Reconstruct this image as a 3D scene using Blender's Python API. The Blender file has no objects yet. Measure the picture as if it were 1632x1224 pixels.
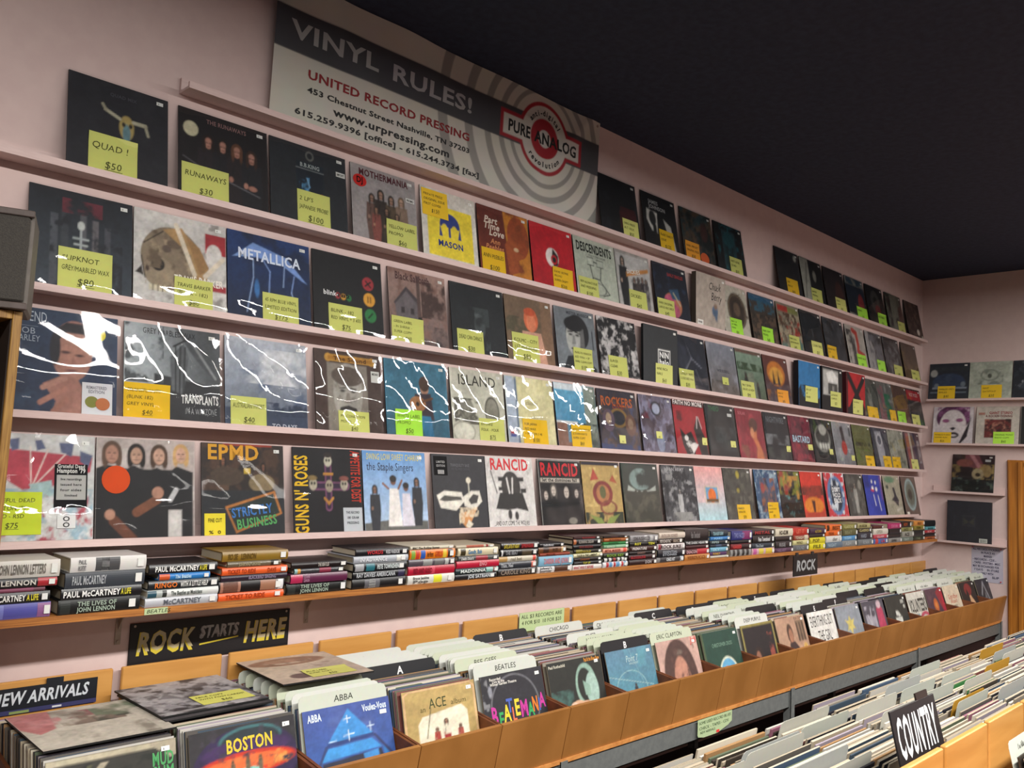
import bpy, math, random
import numpy as np
from mathutils import Matrix, Vector
random.seed(7)
C = bpy.context.scene.collection
# ------------------------------------------------------------------ camera, world, lights, exposure
CAM = (-0.0621, -2.726, 1.5202); PITCH, ROLL, YAW, FPX = 0.0882, 0.0461, 0.793, 1365.99
def cam_axes():
    f = Vector((math.cos(YAW)*math.cos(PITCH), math.sin(YAW)*math.cos(PITCH), math.sin(PITCH)))
    r = Vector((math.sin(YAW), -math.cos(YAW), 0)); u = r.cross(f)
    c, s = math.cos(ROLL), math.sin(ROLL)
    return c*r+s*u, -s*r+c*u, f
_r, _u, _f = cam_axes()
cd = bpy.data.cameras.new('camera'); cam = bpy.data.objects.new('camera', cd); C.objects.link(cam)
cd.sensor_fit = 'HORIZONTAL'; cd.sensor_width = 36; cd.lens = FPX/1632*36; cd.clip_start = .02
cam.matrix_world = Matrix(((_r.x,_u.x,-_f.x,CAM[0]),(_r.y,_u.y,-_f.y,CAM[1]),(_r.z,_u.z,-_f.z,CAM[2]),(0,0,0,1)))
bpy.context.scene.camera = cam
vs = bpy.context.scene.view_settings
vs.view_transform = 'Standard'; vs.look = 'None'; vs.gamma = 1; vs.use_curve_mapping = False; vs.exposure = 0.85
w = bpy.data.worlds.new('world'); bpy.context.scene.world = w; w.use_nodes = True
w.node_tree.nodes['Background'].inputs[0].default_value = (1, .97, .95, 1); w.node_tree.nodes['Background'].inputs[1].default_value = .05
def lamp(x, y, z, sx, sy, p, col=(1, .965, .92)):
    l = bpy.data.lights.new('fluorescent_light', 'AREA'); l.shape = 'RECTANGLE'; l.size = sx; l.size_y = sy; l.energy = p; l.color = col
    o = bpy.data.objects.new('fluorescent_light', l); o.location = (x, y, z); C.objects.link(o)
for x in (-2.0, -.6, .8, 2.2, 3.6, 5.0, 6.3): lamp(x, -3.03, 3.10, 1.25, .26, 46)
for x in (-1.3, 1.3, 3.9): lamp(x, -5.2, 3.0, 1.2, .22, 5)
# ------------------------------------------------------------------ measured layout
DL = .078; ZS = [1.5202+(z-1.5202)*(2.726-DL)/(2.726-.0512) for z in (2.6725, 2.3103, 1.9414, 1.5761, 1.2091)]; X1 = 7.5359; ZC = 3.2204
ZBK, DBK, ZBIN, YBIN, PIT, XB0 = 1.0239, .2, .6371, .641, .3458, .6389
def ray(px, py):
    return Vector(CAM), _f + _r*((px-816)/FPX) - _u*((py-612)/FPX)
def xat(px, y, z):                       # world x, on a shelf line, of a spot measured in the photo
    lo, hi = -4., 14.
    for _ in range(40):
        m = (lo+hi)/2; d = Vector((m, y, z))-Vector(CAM)
        if d.dot(_f) < .05 or FPX*d.dot(_r)/d.dot(_f)+816 < px: lo = m
        else: hi = m
    return lo
# ------------------------------------------------------------------ helpers
def lin(h):
    if isinstance(h, str): h = [int(h[i:i+2], 16)/255 for i in (0, 2, 4)]
    return np.array([c/12.92 if c <= .04045 else ((c+.055)/1.055)**2.4 for c in h])
def tag(o, label=None, cat=None, group=None, kind=None):
    for k, v in (('label', label), ('category', cat), ('group', group), ('kind', kind)):
        if v: o[k] = v
    return o
def nodes(name):
    m = bpy.data.materials.new(name); m.use_nodes = True; return m, m.node_tree.nodes, m.node_tree.links
def colmat(name, rough, spec=.5, coat=0, bump=0, bscale=60, mottle=.06):
    m, n, l = nodes(name); b = n['Principled BSDF']
    a = n.new('ShaderNodeAttribute'); a.attribute_name = 'Col'
    t = n.new('ShaderNodeTexCoord'); z = n.new('ShaderNodeTexNoise'); z.inputs['Scale'].default_value = bscale; z.inputs['Detail'].default_value = 4
    l.new(t.outputs['Object'], z.inputs['Vector'])
    mx = n.new('ShaderNodeMix'); mx.data_type = 'RGBA'; mx.blend_type = 'MULTIPLY'; mx.inputs[0].default_value = mottle*2
    l.new(a.outputs['Color'], mx.inputs[6]); l.new(z.outputs['Color'], mx.inputs[7]); l.new(mx.outputs[2], b.inputs['Base Color'])
    b.inputs['Roughness'].default_value = rough; b.inputs['Specular IOR Level'].default_value = spec
    b.inputs['Coat Weight'].default_value = coat; b.inputs['Coat Roughness'].default_value = .12
    if bump:
        p = n.new('ShaderNodeBump'); p.inputs['Strength'].default_value = bump; p.inputs['Distance'].default_value = .01
        l.new(z.outputs['Fac'], p.inputs['Height']); l.new(p.outputs[0], b.inputs['Normal'])
    return m
def noisemat(name, c1, c2, scale, rough, stretch=(1, 1, 1), bump=.05, detail=5, metal=0, spec=.5, contrast=(.35, .65)):
    m, n, l = nodes(name); b = n['Principled BSDF']
    t = n.new('ShaderNodeTexCoord'); mp = n.new('ShaderNodeMapping'); mp.inputs['Scale'].default_value = stretch
    oi = n.new('ShaderNodeObjectInfo'); ad = n.new('ShaderNodeVectorMath'); ad.operation = 'ADD'
    mu = n.new('ShaderNodeMath'); mu.operation = 'MULTIPLY'; mu.inputs[1].default_value = 37
    l.new(oi.outputs['Random'], mu.inputs[0]); l.new(t.outputs['Object'], ad.inputs[0]); l.new(mu.outputs[0], ad.inputs[1])
    l.new(ad.outputs[0], mp.inputs[0])
    z = n.new('ShaderNodeTexNoise'); z.inputs['Scale'].default_value = scale; z.inputs['Detail'].default_value = detail
    l.new(mp.outputs[0], z.inputs['Vector'])
    r = n.new('ShaderNodeValToRGB'); r.color_ramp.elements[0].color = (*lin(c1), 1); r.color_ramp.elements[1].color = (*lin(c2), 1)
    r.color_ramp.elements[0].position, r.color_ramp.elements[1].position = contrast
    l.new(z.outputs['Fac'], r.inputs[0]); l.new(r.outputs[0], b.inputs['Base Color'])
    b.inputs['Roughness'].default_value = rough; b.inputs['Metallic'].default_value = metal; b.inputs['Specular IOR Level'].default_value = spec
    p = n.new('ShaderNodeBump'); p.inputs['Strength'].default_value = bump; p.inputs['Distance'].default_value = .01
    l.new(z.outputs['Fac'], p.inputs['Height']); l.new(p.outputs[0], b.inputs['Normal'])
    return m
def filmmat(name, scale, strength, rough):
    m, n, l = nodes(name); n.remove(n['Principled BSDF'])
    t = n.new('ShaderNodeTexCoord'); oi = n.new('ShaderNodeObjectInfo'); mu = n.new('ShaderNodeMath'); mu.operation = 'MULTIPLY'; mu.inputs[1].default_value = 90
    l.new(oi.outputs['Random'], mu.inputs[0])
    ad = n.new('ShaderNodeVectorMath'); ad.operation = 'ADD'; l.new(t.outputs['Object'], ad.inputs[0]); l.new(mu.outputs[0], ad.inputs[1])
    z = n.new('ShaderNodeTexNoise'); z.inputs['Scale'].default_value = scale; z.inputs['Detail'].default_value = .35; z.inputs['Distortion'].default_value = 1.3
    mp = n.new('ShaderNodeMapping'); mp.inputs['Scale'].default_value = (1, 1, .55); mp.inputs['Rotation'].default_value = (0, .5, 0)
    l.new(ad.outputs[0], mp.inputs[0]); l.new(mp.outputs[0], z.inputs['Vector'])
    p = n.new('ShaderNodeBump'); p.inputs['Strength'].default_value = strength; p.inputs['Distance'].default_value = .02
    l.new(z.outputs['Fac'], p.inputs['Height'])
    fr = n.new('ShaderNodeFresnel'); fr.inputs['IOR'].default_value = 1.4; l.new(p.outputs[0], fr.inputs['Normal'])
    g = n.new('ShaderNodeBsdfGlossy'); g.inputs['Roughness'].default_value = rough; l.new(p.outputs[0], g.inputs['Normal'])
    tr = n.new('ShaderNodeBsdfTransparent'); tr.inputs[0].default_value = (.97, .97, .97, 1)
    mx = n.new('ShaderNodeMixShader'); l.new(fr.outputs[0], mx.inputs[0]); l.new(tr.outputs[0], mx.inputs[1]); l.new(g.outputs[0], mx.inputs[2])
    l.new(mx.outputs[0], n['Material Output'].inputs[0])
    return m
M = dict(
    cabshade=noisemat('painted_cabinet_shade', '1e130d', '2a1c14', 8, .7), card=colmat('printed_card', .55, .28), gloss=colmat('glossy_print', .35, .45, .1), paper=colmat('paper', .75, .2), plastic=colmat('plastic', .35, .5),  # first entry: the cabinet's inner shade put into a dark colour
    board=colmat('painted_board', .45, .4), cloth=colmat('banner_vinyl', .5, .4, 0, .15, 9, .08),
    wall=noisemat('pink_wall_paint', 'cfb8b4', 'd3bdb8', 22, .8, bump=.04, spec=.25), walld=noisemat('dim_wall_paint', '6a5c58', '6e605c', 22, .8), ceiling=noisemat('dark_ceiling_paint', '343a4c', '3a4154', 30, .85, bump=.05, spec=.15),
    shelf=noisemat('pink_shelf_paint', 'd0b6b1', 'd6bdb8', 30, .5, (1, 8, 8), .04),
    ply=noisemat('bookshelf_plywood', '8a5426', 'b87838', 14, .5, (.6, 9, 26), .05), wood=noisemat('orange_bin_wood', '95632f', 'a6713a', 5, .45, (1.2, 3, .35), .02),
    boardw=noisemat('golden_board_wood', 'bd8642', 'cc9650', 6, .45, (.5, 4, 4), .03), deck=noisemat('shelf_deck_wood', 'b8763a', 'd0904e', 30, .6),
    edge=noisemat('dark_wood_edge', '5a3018', '744020', 20, .6), doorw=noisemat('door_oak', '8f571c', 'b8772c', 6, .35, (6, 6, .35), .04),
    metal=noisemat('grey_shelving_paint', '646766', '6e716f', 50, .5), steel=noisemat('bracket_steel', 'a39488', 'b0a296', 40, .45, metal=.3),
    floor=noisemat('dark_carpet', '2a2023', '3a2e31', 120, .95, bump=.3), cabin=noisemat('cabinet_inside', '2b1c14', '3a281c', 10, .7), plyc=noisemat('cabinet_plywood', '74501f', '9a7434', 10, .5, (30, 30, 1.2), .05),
    grille=noisemat('speaker_grille', '302c28', '3a3630', 400, .8, bump=.2, detail=1), case=noisemat('speaker_case', '5a544e', '645e57', 40, .55), casedark=noisemat('speaker_rim', '4a3f3a', '544844', 40, .6),
    film=filmmat('clear_film', 8, .045, .03), wrap=filmmat('wrinkled_film', 13, .2, .03), blue=colmat('pin_plastic', .3))
# glyph outlines of the built-in font, turned into triangles once
GL = {}
def glyphs(chars):
    cu = bpy.data.curves.new('glyph', 'FONT'); cu.resolution_u = 2; o = bpy.data.objects.new('glyph', cu); C.objects.link(o)
    def ev(s):
        cu.body = s; dg = bpy.context.evaluated_depsgraph_get(); me = o.evaluated_get(dg).to_mesh()
        v = np.array([q.co[:2] for q in me.vertices]).reshape(-1, 2); f = [tuple(p.vertices) for p in me.polygons]
        o.evaluated_get(dg).to_mesh_clear(); return v, f
    for key, off in (('', 0.0), ('b', .028)):
        cu.offset = off
        b0 = ev('||')[0]; b0 = b0[:, 0].max()-b0[:, 0].min()
        for ch in chars:
            v, f = ev(ch); a = ev('|'+ch+'|')[0]
            base = ev('|'+ch)[0][:, 0]
            GL[key+ch] = (v, f, a[:, 0].max()-a[:, 0].min()-b0)
    bpy.data.objects.remove(o)
glyphs([chr(i) for i in range(33, 127)])
def text2d(s, h=1., bold=False, shear=0., sx=1., jit=0.):
    vs, fs, x, n = [], [], 0., 0
    for ch in s:
        if ch == ' ' or (('b' if bold else '')+ch) not in GL: x += .3; continue
        v, f, a = GL[('b' if bold else '')+ch]
        q = v.copy(); dy = 0
        if jit: t = random.uniform(-jit, jit); q = q*(1+t*.8); dy = random.uniform(-jit, jit)*.5
        vs.append(q+[x, dy]); fs += [tuple(i+n for i in p) for p in f]; n += len(v); x += a+(.04 if bold else .01)
    if not vs: return np.zeros((0, 2)), [], 0
    v = np.vstack(vs)/.72; x /= .72
    v[:, 0] = v[:, 0]*sx+v[:, 1]*shear; v *= h
    return v, fs, x*sx*h
class MB:                                # collects shapes, builds ONE mesh object with per-vertex colour
    def __init__(s): s.v, s.f, s.c, s.m, s.n, s.mats = [], [], [], [], 0, []
    def add(s, v, f, col, mat=0):
        v = np.asarray(v, float).reshape(-1, 3); s.v.append(v)
        s.f += [tuple(i+s.n for i in p) for p in f]; s.m += [mat]*len(f)
        c = lin(col) if isinstance(col, str) else np.asarray(col)
        s.c.append(np.broadcast_to(c, (len(v), 3)) if c.ndim == 1 else c); s.n += len(v)
    def box(s, x0, y0, z0, x1, y1, z1, col='808080', mat=0, bev=0):
        if bev:
            b = min(bev, (x1-x0)/2.1, (y1-y0)/2.1, (z1-z0)/2.1); xs, ys, zs = (x0, x1), (y0, y1), (z0, z1); v = []
            for i in (0, 1):
                for j in (0, 1):
                    for k in (0, 1):
                        sx, sy, sz = (1-2*i)*b, (1-2*j)*b, (1-2*k)*b; p = np.array((xs[i], ys[j], zs[k]))
                        v += [p+(0, sy, sz), p+(sx, 0, sz), p+(sx, sy, 0)]
            ix = lambda i, j, k, a: (i*4+j*2+k)*3+a
            f = []
            for a in range(3):
                for e in (0, 1):
                    q = [[0, 0], [1, 0], [1, 1], [0, 1]]; loop = []
                    for t in q: t = t[:]; t.insert(a, e); loop.append(ix(*t, a))
                    f.append(tuple(loop))
            for a in range(3):
                o = [t for t in range(3) if t != a]
                for e in ((0, 0), (0, 1), (1, 0), (1, 1)):
                    c0 = [0, 0, 0]; c0[o[0]], c0[o[1]] = e; c1 = c0[:]; c1[a] = 1
                    f.append((ix(*c0, o[0]), ix(*c1, o[0]), ix(*c1, o[1]), ix(*c0, o[1])))
            for i in (0, 1):
                for j in (0, 1):
                    for k in (0, 1): f.append((ix(i, j, k, 0), ix(i, j, k, 1), ix(i, j, k, 2)))
            s.add(v, f, col, mat); return s
        v = [(x, y, z) for x in (x0, x1) for y in (y0, y1) for z in (z0, z1)]
        s.add(v, [(0, 1, 3, 2), (4, 6, 7, 5), (0, 4, 5, 1), (2, 3, 7, 6), (0, 2, 6, 4), (1, 5, 7, 3)], col, mat); return s
    def prism(s, poly, axis, a0, a1, col='808080', mat=0):          # polygon in the two other axes, extruded along axis
        n = len(poly); v = []
        for a in (a0, a1):
            for p in poly: q = list(p); q.insert(axis, a); v.append(q)
        s.add(v, [tuple(range(n)), tuple(range(2*n-1, n-1, -1))]+[(i, i+n, (i+1) % n+n, (i+1) % n) for i in range(n)], col, mat); return s
    def disc(s, cx, y, cz, rx, rz, col, n=24, mat=0):
        v = [(cx+rx*math.cos(t*2*math.pi/n), y, cz+rz*math.sin(t*2*math.pi/n)) for t in range(n)]
        s.add(v, [tuple(range(n))], col, mat); return s
    def tube(s, p, q, r, col='808080', n=10, mat=0):
        p, q = Vector(p), Vector(q); d = (q-p).normalized(); a = d.orthogonal().normalized(); b = d.cross(a); v = []
        for o in (p, q):
            for t in range(n): v.append(o+(a*math.cos(t*2*math.pi/n)+b*math.sin(t*2*math.pi/n))*r)
        s.add([tuple(x) for x in v], [tuple(range(n)), tuple(range(2*n-1, n-1, -1))]+[(i, i+n, (i+1) % n+n, (i+1) % n) for i in range(n)], col, mat); return s
    def quad(s, x0, x1, z0, z1, y, col, mat=0):
        s.add([(x0, y, z0), (x1, y, z0), (x1, y, z1), (x0, y, z1)], [(0, 1, 2, 3)], col, mat); return s
    def text(s, t, x, z, h, col, y, width=None, align='l', rot=0, warp=None, mat=0, **k):
        v, f, wd = text2d(t, h, **k)
        if not len(v): return s
        if width: v[:, 0] *= width/max(wd, 1e-6); wd = width
        if align == 'c': v[:, 0] -= wd/2
        if align == 'r': v[:, 0] -= wd
        if rot: c, q = math.cos(rot), math.sin(rot); v = v@np.array(((c, q), (-q, c)))
        p = np.stack([v[:, 0]+x, np.full(len(v), y), v[:, 1]+z], 1)
        if warp: p = warp(p)
        s.add(p, f, col, mat); return s
    def build(s, name, mats, parent=None, smooth=False):
        me = bpy.data.meshes.new(name); me.from_pydata(np.vstack(s.v).tolist(), [], s.f)
        if not isinstance(mats, (list, tuple)): mats = [mats]
        for m in mats: me.materials.append(m)
        a = me.color_attributes.new('Col', 'FLOAT_COLOR', 'POINT')
        c = np.ones((s.n, 4)); c[:, :3] = np.vstack(s.c); a.data.foreach_set('color', c.ravel())
        if len(mats) > 1: me.polygons.foreach_set('material_index', s.m)
        if smooth: me.polygons.foreach_set('use_smooth', [True]*len(me.polygons))
        o = bpy.data.objects.new(name, me); C.objects.link(o)
        if parent: o.parent = parent
        return o
def empty(name, loc=(0, 0, 0)):
    o = bpy.data.objects.new(name, None); o.location = loc; o.empty_display_size = .05; C.objects.link(o); return o
def dup(o, parent=None):
    c = o.copy(); C.objects.link(c)
    if parent: c.parent = parent
    for ch in list(o.children): dup(ch, c)
    return c
def struct(mb, name, mat): return tag(mb.build(name, mat), kind='structure')
# ------------------------------------------------------------------ the room
struct(MB().box(-3.6, 0, 0, X1+.1, .1, ZC), 'wall_left', M['wall'])
struct(MB().box(X1, -.65, 0, X1+.1, 0, ZC).box(X1, -6.6, 0, X1+.1, -1.62, ZC).box(X1, -1.62, 1.70, X1+.1, -.65, ZC), 'wall_back', M['wall'])
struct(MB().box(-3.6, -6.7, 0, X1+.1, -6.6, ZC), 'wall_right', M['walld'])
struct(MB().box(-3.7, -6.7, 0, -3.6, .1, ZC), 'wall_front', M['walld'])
struct(MB().box(-3.7, -6.7, ZC, X1+.1, .1, ZC+.1), 'ceiling', M['ceiling'])
struct(MB().box(-3.7, -6.7, -.1, X1+.1, .1, 0), 'floor', M['floor'])
dr = struct(MB().box(X1+.03, -1.52, .0, X1+.07, -.77, 1.62), 'door_1', M['doorw'])
m = MB()
for a, b in ((-.65, -.77), (-1.50, -1.62)):
    m.box(X1-.018, b, 0, X1-.001, a, 1.70, bev=.004); m.box(X1-.03, b+.012, 0, X1-.017, b+.045, 1.69, bev=.005); m.box(X1-.026, a-.03, 0, X1-.017, a-.008, 1.69, bev=.004)
m.box(X1-.018, -1.50, 1.595, X1-.001, -.77, 1.70, bev=.004).box(X1-.028, -1.50, 1.655, X1-.017, -.77, 1.685, bev=.004)
m.build('door_casing', M['doorw'], dr)
m = MB()
for z0, z1 in ((.12, .72), (.86, 1.5)):
    for y0, y1 in ((-1.46, -1.19), (-1.10, -.83)): m.box(X1+.018, y0, z0, X1+.031, y1, z1, bev=.008)
m.build('door_panels', M['doorw'], dr)
MB().tube((X1+.03, -1.43, .8), (X1-.02, -1.43, .8), .012).tube((X1-.02, -1.43, .8), (X1-.05, -1.43, .8), .027, n=16).build('door_knob', M['steel'], dr)
# ------------------------------------------------------------------ record ledges on the wall
xl0 = 1.035
LEDGE = []
for i, z in enumerate(ZS):
    a = xl0 if i == 0 else -.6; b = min(xat((1479, 1479, 1478.5, 1477, 1464.7)[i], -DL, z+.01), X1-.012)
    p = [(0, z), (-DL, z), (-DL, z+.021), (-DL+.010, z+.021), (-DL+.010, z+.008), (-.012, z+.008), (-.012, z+.052), (0, z+.052)]
    o = MB().prism([(y-.0005, q) for y, q in p], 0, a, b).build('record_ledge', M['shelf'])
    tag(o, ['topmost pink picture ledge on the long wall, starting below the banner', 'second pink picture ledge from the top of the long wall', 'third pink picture ledge, running above the row with the white divided wall gaps',
            'fourth pink picture ledge from the top of the long wall', 'lowest pink picture ledge, just above the stacked books'][i], 'shelf', 'pink record ledges on the long wall')
LEDGES_LABEL3 = 'third pink picture ledge from the top of the long wall'
for o in C.objects:
    if o.name == 'record_ledge.002': o['label'] = LEDGES_LABEL3
BZ = [2.172, 1.807, 1.415, 1.013]; BR = [(-.06, -1.30), (-.06, -1.30), (-.095, -.635), (-.135, -.645)]
BLAB = ['upper pink ledge on the far wall, holding dark and pale sleeves', 'second pink ledge on the far wall, holding the purple face sleeve', 'short pink ledge on the far wall under the stage photo sleeve', 'short pink ledge on the far wall under the plain black box']
for i in range(4):
    z = BZ[i]; y1, y0 = BR[i]
    p = [(X1-.0005, z), (X1-DL, z), (X1-DL, z+.017), (X1-DL+.010, z+.017), (X1-DL+.010, z+.008), (X1-.012, z+.008), (X1-.012, z+.06), (X1-.0005, z+.06)]
    tag(MB().prism(p, 1, y0, y1).build('record_ledge', M['shelf']), BLAB[i], 'shelf', 'pink ledges on the far wall')
# ------------------------------------------------------------------ cover artwork (painted per vertex)
def fnoise(X, Y, sc, seed):
    r = np.random.RandomState(seed); o = np.zeros_like(X); am = 1.; tot = 0
    for k in range(4):
        g = r.rand(int(sc)+3, int(sc)+3); x, y = X*sc, Y*sc; i, j = x.astype(int), y.astype(int); u, v = x-i, y-j
        u, v = u*u*(3-2*u), v*v*(3-2*v)
        o += am*(g[i, j]*(1-u)*(1-v)+g[i+1, j]*u*(1-v)+g[i, j+1]*(1-u)*v+g[i+1, j+1]*u*v); tot += am; am *= .55; sc *= 2
    return o/tot
def paint(spec, n, seed=0, ys=1.):
    Y, X = np.meshgrid(np.linspace(0, 1, n), np.linspace(0, 1, n), indexing='ij'); Y = np.clip(Y*ys, 0, 1); A = np.zeros((n, n, 3)); A[:] = lin('303030')
    aa = 1.2/n
    def put(d, c, al=1.):                 # d < 0 is inside
        k = (np.clip(.5-d/aa, 0, 1)*al)[..., None]; A[:] = A*(1-k)+lin(c)*k
    def ell(cx, cy, rx, ry, c, al=1.): put((np.hypot((X-cx)/rx, (Y-cy)/ry)-1)*min(rx, ry), c, al)
    def rect(x0, y0, x1, y1, c): put(np.maximum(np.maximum(x0-X, X-x1), np.maximum(y0-Y, Y-y1)), c)
    def seg(x0, y0, x1, y1, wd, c):
        dx, dy = x1-x0, y1-y0; t = np.clip(((X-x0)*dx+(Y-y0)*dy)/(dx*dx+dy*dy+1e-9), 0, 1); put(np.hypot(X-x0-t*dx, Y-y0-t*dy)-wd/2, c)
    def poly(p, c):
        ins = np.zeros_like(X, bool); k = len(p); j = k-1; dm = np.full_like(X, 9.)
        for i in range(k):
            (xi, yi), (xj, yj) = p[i], p[j]
            ins ^= ((yi > Y) != (yj > Y)) & (X < (xj-xi)*(Y-yi)/(yj-yi+1e-12)+xi)
            dx, dy = xj-xi, yj-yi; t = np.clip(((X-xi)*dx+(Y-yi)*dy)/(dx*dx+dy*dy+1e-9), 0, 1); dm = np.minimum(dm, np.hypot(X-xi-t*dx, Y-yi-t*dy)); j = i
        put(np.where(ins, -dm, dm), c)
    for op in spec.split(';'):
        t = op.split()
        if not t: continue
        k = t[0]; g = [float(q) for q in t[1:] if '.' in q or (len(q) < 3)]; c = [q for q in t[1:] if '.' not in q and len(q) >= 3]
        c = [q if len(q) == 6 else q[0]*2+q[1]*2+q[2]*2 for q in c]
        if k == 'B': A[:] = lin(c[0])
        elif k == 'V': A[:] = lin(c[0])*(1-Y[..., None])+lin(c[1])*Y[..., None]
        elif k == 'U': A[:] = lin(c[0])*(1-X[..., None])+lin(c[1])*X[..., None]
        elif k == 'E': ell(*g[:4], c[0])
        elif k == 'R': rect(*g[:4], c[0])
        elif k == 'L': seg(*g[:5], c[0])
        elif k == 'P': poly(list(zip(g[0::2], g[1::2])), c[0])
        elif k == 'O': put(np.abs(np.hypot((X-g[0])/g[2], (Y-g[1])/g[3])-1)*min(g[2], g[3])-g[4]/2, c[0])
        elif k == 'N':                    # blotches of a colour: amount, scale
            z = fnoise(X, Y, g[1], seed+len(op)); a = np.clip((z-(1-g[0]*.5)+.28)*6, 0, 1)[..., None]; A[:] = A*(1-a)+lin(c[0])*a
        elif k == 'S':                    # blotches kept inside a box: x0 y0 x1 y1 amount scale
            z = fnoise(X, Y, g[5], seed+3*len(op)); a = np.clip((z-(1-g[4]*.5)+.28)*6, 0, 1)
            a = (a*((X > g[0]) & (X < g[2]) & (Y > g[1]) & (Y < g[3])))[..., None]; A[:] = A*(1-a)+lin(c[0])*a
        elif k == 'H':                    # a head seen from the front: x y r, skin hair
            x, y, r = g[:3]; ell(x, y-.1*r, 1.12*r, 1.35*r, c[1]); ell(x-.75*r, y+.55*r, .4*r, 1.1*r, c[1]); ell(x+.75*r, y+.55*r, .4*r, 1.1*r, c[1])
            ell(x, y+.1*r, .72*r, 1.02*r, c[0]); d = c[2] if len(c) > 2 else '40302a'
            for q in (-.3, .3): ell(x+q*r, y-.05*r, .14*r, .07*r, d)
            ell(x, y+.3*r, .1*r, .16*r, d, .35); ell(x, y+.62*r, .24*r, .06*r, d, .8)
        elif k == 'F':                    # a standing figure: x ytop h, coat skin hair
            x, y, h = g[:3]; poly([(x-.13*h, y+.2*h), (x+.13*h, y+.2*h), (x+.15*h, y+.55*h), (x+.1*h, y+h), (x-.1*h, y+h), (x-.15*h, y+.55*h)], c[0])
            ell(x, y+.09*h, .075*h, .1*h, c[2]); ell(x, y+.11*h, .05*h, .075*h, c[1]); ell(x-.055*h, y+.15*h, .022*h, .09*h, c[2]); ell(x+.055*h, y+.15*h, .022*h, .09*h, c[2]); ell(x-.02*h, y+.105*h, .011*h, .006*h, '30241f'); ell(x+.02*h, y+.105*h, .011*h, .006*h, '30241f'); ell(x, y+.155*h, .016*h, .006*h, '6a3a34'); seg(x-.03*h, y+.3*h, x-.1*h, y+.6*h, .012*h, '141416'); ell(x-.08*h, y+.5*h, .03*h, .04*h, c[1])
    for q, (sc, am) in enumerate(((5., .16), (14., .18), (34., .2))):   # print mottling of a photographed cover
        A *= (1+am*2*(fnoise(X, Y, min(sc, n/2.2), seed*3+q)-.5))[..., None]
    return A*.95+.013  # lifts blacks: printed ink's own grey plus plastic's reflected haze, put into colour
NC = dict(y='d0d37c', g='e8c030', o='eaa63c', l='b4ea52', p='e4e48c', n='eed83a')
def note_mesh(w, h, col, lines, seed=0):
    random.seed(seed); m = MB(); nx = 6
    cv = lambda x, z: -.0006-.004*max(0, (z/h-.55))**2*4*(1 if seed % 3 == 0 else .2)
    v = [(x*w/nx, cv(0, z*h/4), z*h/4) for z in range(5) for x in range(nx+1)]
    m.add(v, [(z*(nx+1)+x, z*(nx+1)+x+1, (z+1)*(nx+1)+x+1, (z+1)*(nx+1)+x) for z in range(4) for x in range(nx)], NC.get(col, col))
    L = [q for q in lines.split('|')] if lines else []; tm = MB()
    lh = h*.84/max(len(L)+.6, 2.6); z = h*.94
    for i, t in enumerate(L):
        pr = t.startswith('$'); hh = min(lh*(.70 if pr else .52), h*.18); z -= lh*(1.25 if pr and len(L) > 1 else 1)
        if pr and i == len(L)-1: z = min(z, h*.16)
        wd = text2d(t, hh, shear=.12)[2]; mw = w*(.88 if not pr else .6); x0 = w*.06 if not pr else max(w*.3, w*.5-wd/2)
        fit = min(wd, mw)
        tm.text(t, x0, z, hh, '4a4b2c', 0, width=fit, shear=.12, jit=.07, warp=lambda p: np.stack([p[:, 0], np.array([cv(0, q)-.0006 for q in p[:, 2]]), p[:, 2]], 1))
        if pr: tm.quad(x0, x0+fit*1.05, z-hh*.24, z-hh*.17, cv(0, z)-.0006, '55563c')
    return m, tm
def film_mesh(w, h, t, k, strong, tilt=0.):
    r = np.random.RandomState(k); nx, nz = 14, 26; x = np.linspace(-w/2-.001, w/2+.002, nx+1); z = np.linspace(.002, h+.004, nz+1)
    Z, X = np.meshgrid(z, x, indexing='ij'); y = -t-.0032*np.ones_like(X)
    b = r.uniform(.06, .13); edge = np.clip(np.minimum((X-x[0]), (x[-1]-X))/.02, 0, 1)
    a = (.005 if strong else .0028)
    y -= a*np.exp(-((Z-b-.05*(X-r.uniform(-.1, .1))**2*8)/.022)**2)*edge
    for q in range(3): y -= (.0016 if strong else .0007)*np.sin(r.uniform(12, 40)*X+r.uniform(10, 34)*Z+r.uniform(0, 6))*edge+.0005
    y -= np.tan(-tilt)*Z*np.clip((Z-.012)/.03, 0, 1)-.0025*(1 if tilt else .3)*np.sin(np.pi*Z/h)*0
    y = np.minimum(y, -t-.0026)
    y[Z < .016] = np.maximum(y[Z < .016], -t-.0028)
    m = MB(); m.add(np.stack([X.ravel(), y.ravel(), Z.ravel()], 1), [(j*(nx+1)+i, j*(nx+1)+i+1, (j+1)*(nx+1)+i+1, (j+1)*(nx+1)+i) for j in range(nz) for i in range(nx)], 'ffffff')
    return m
SEED = [0]
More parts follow.
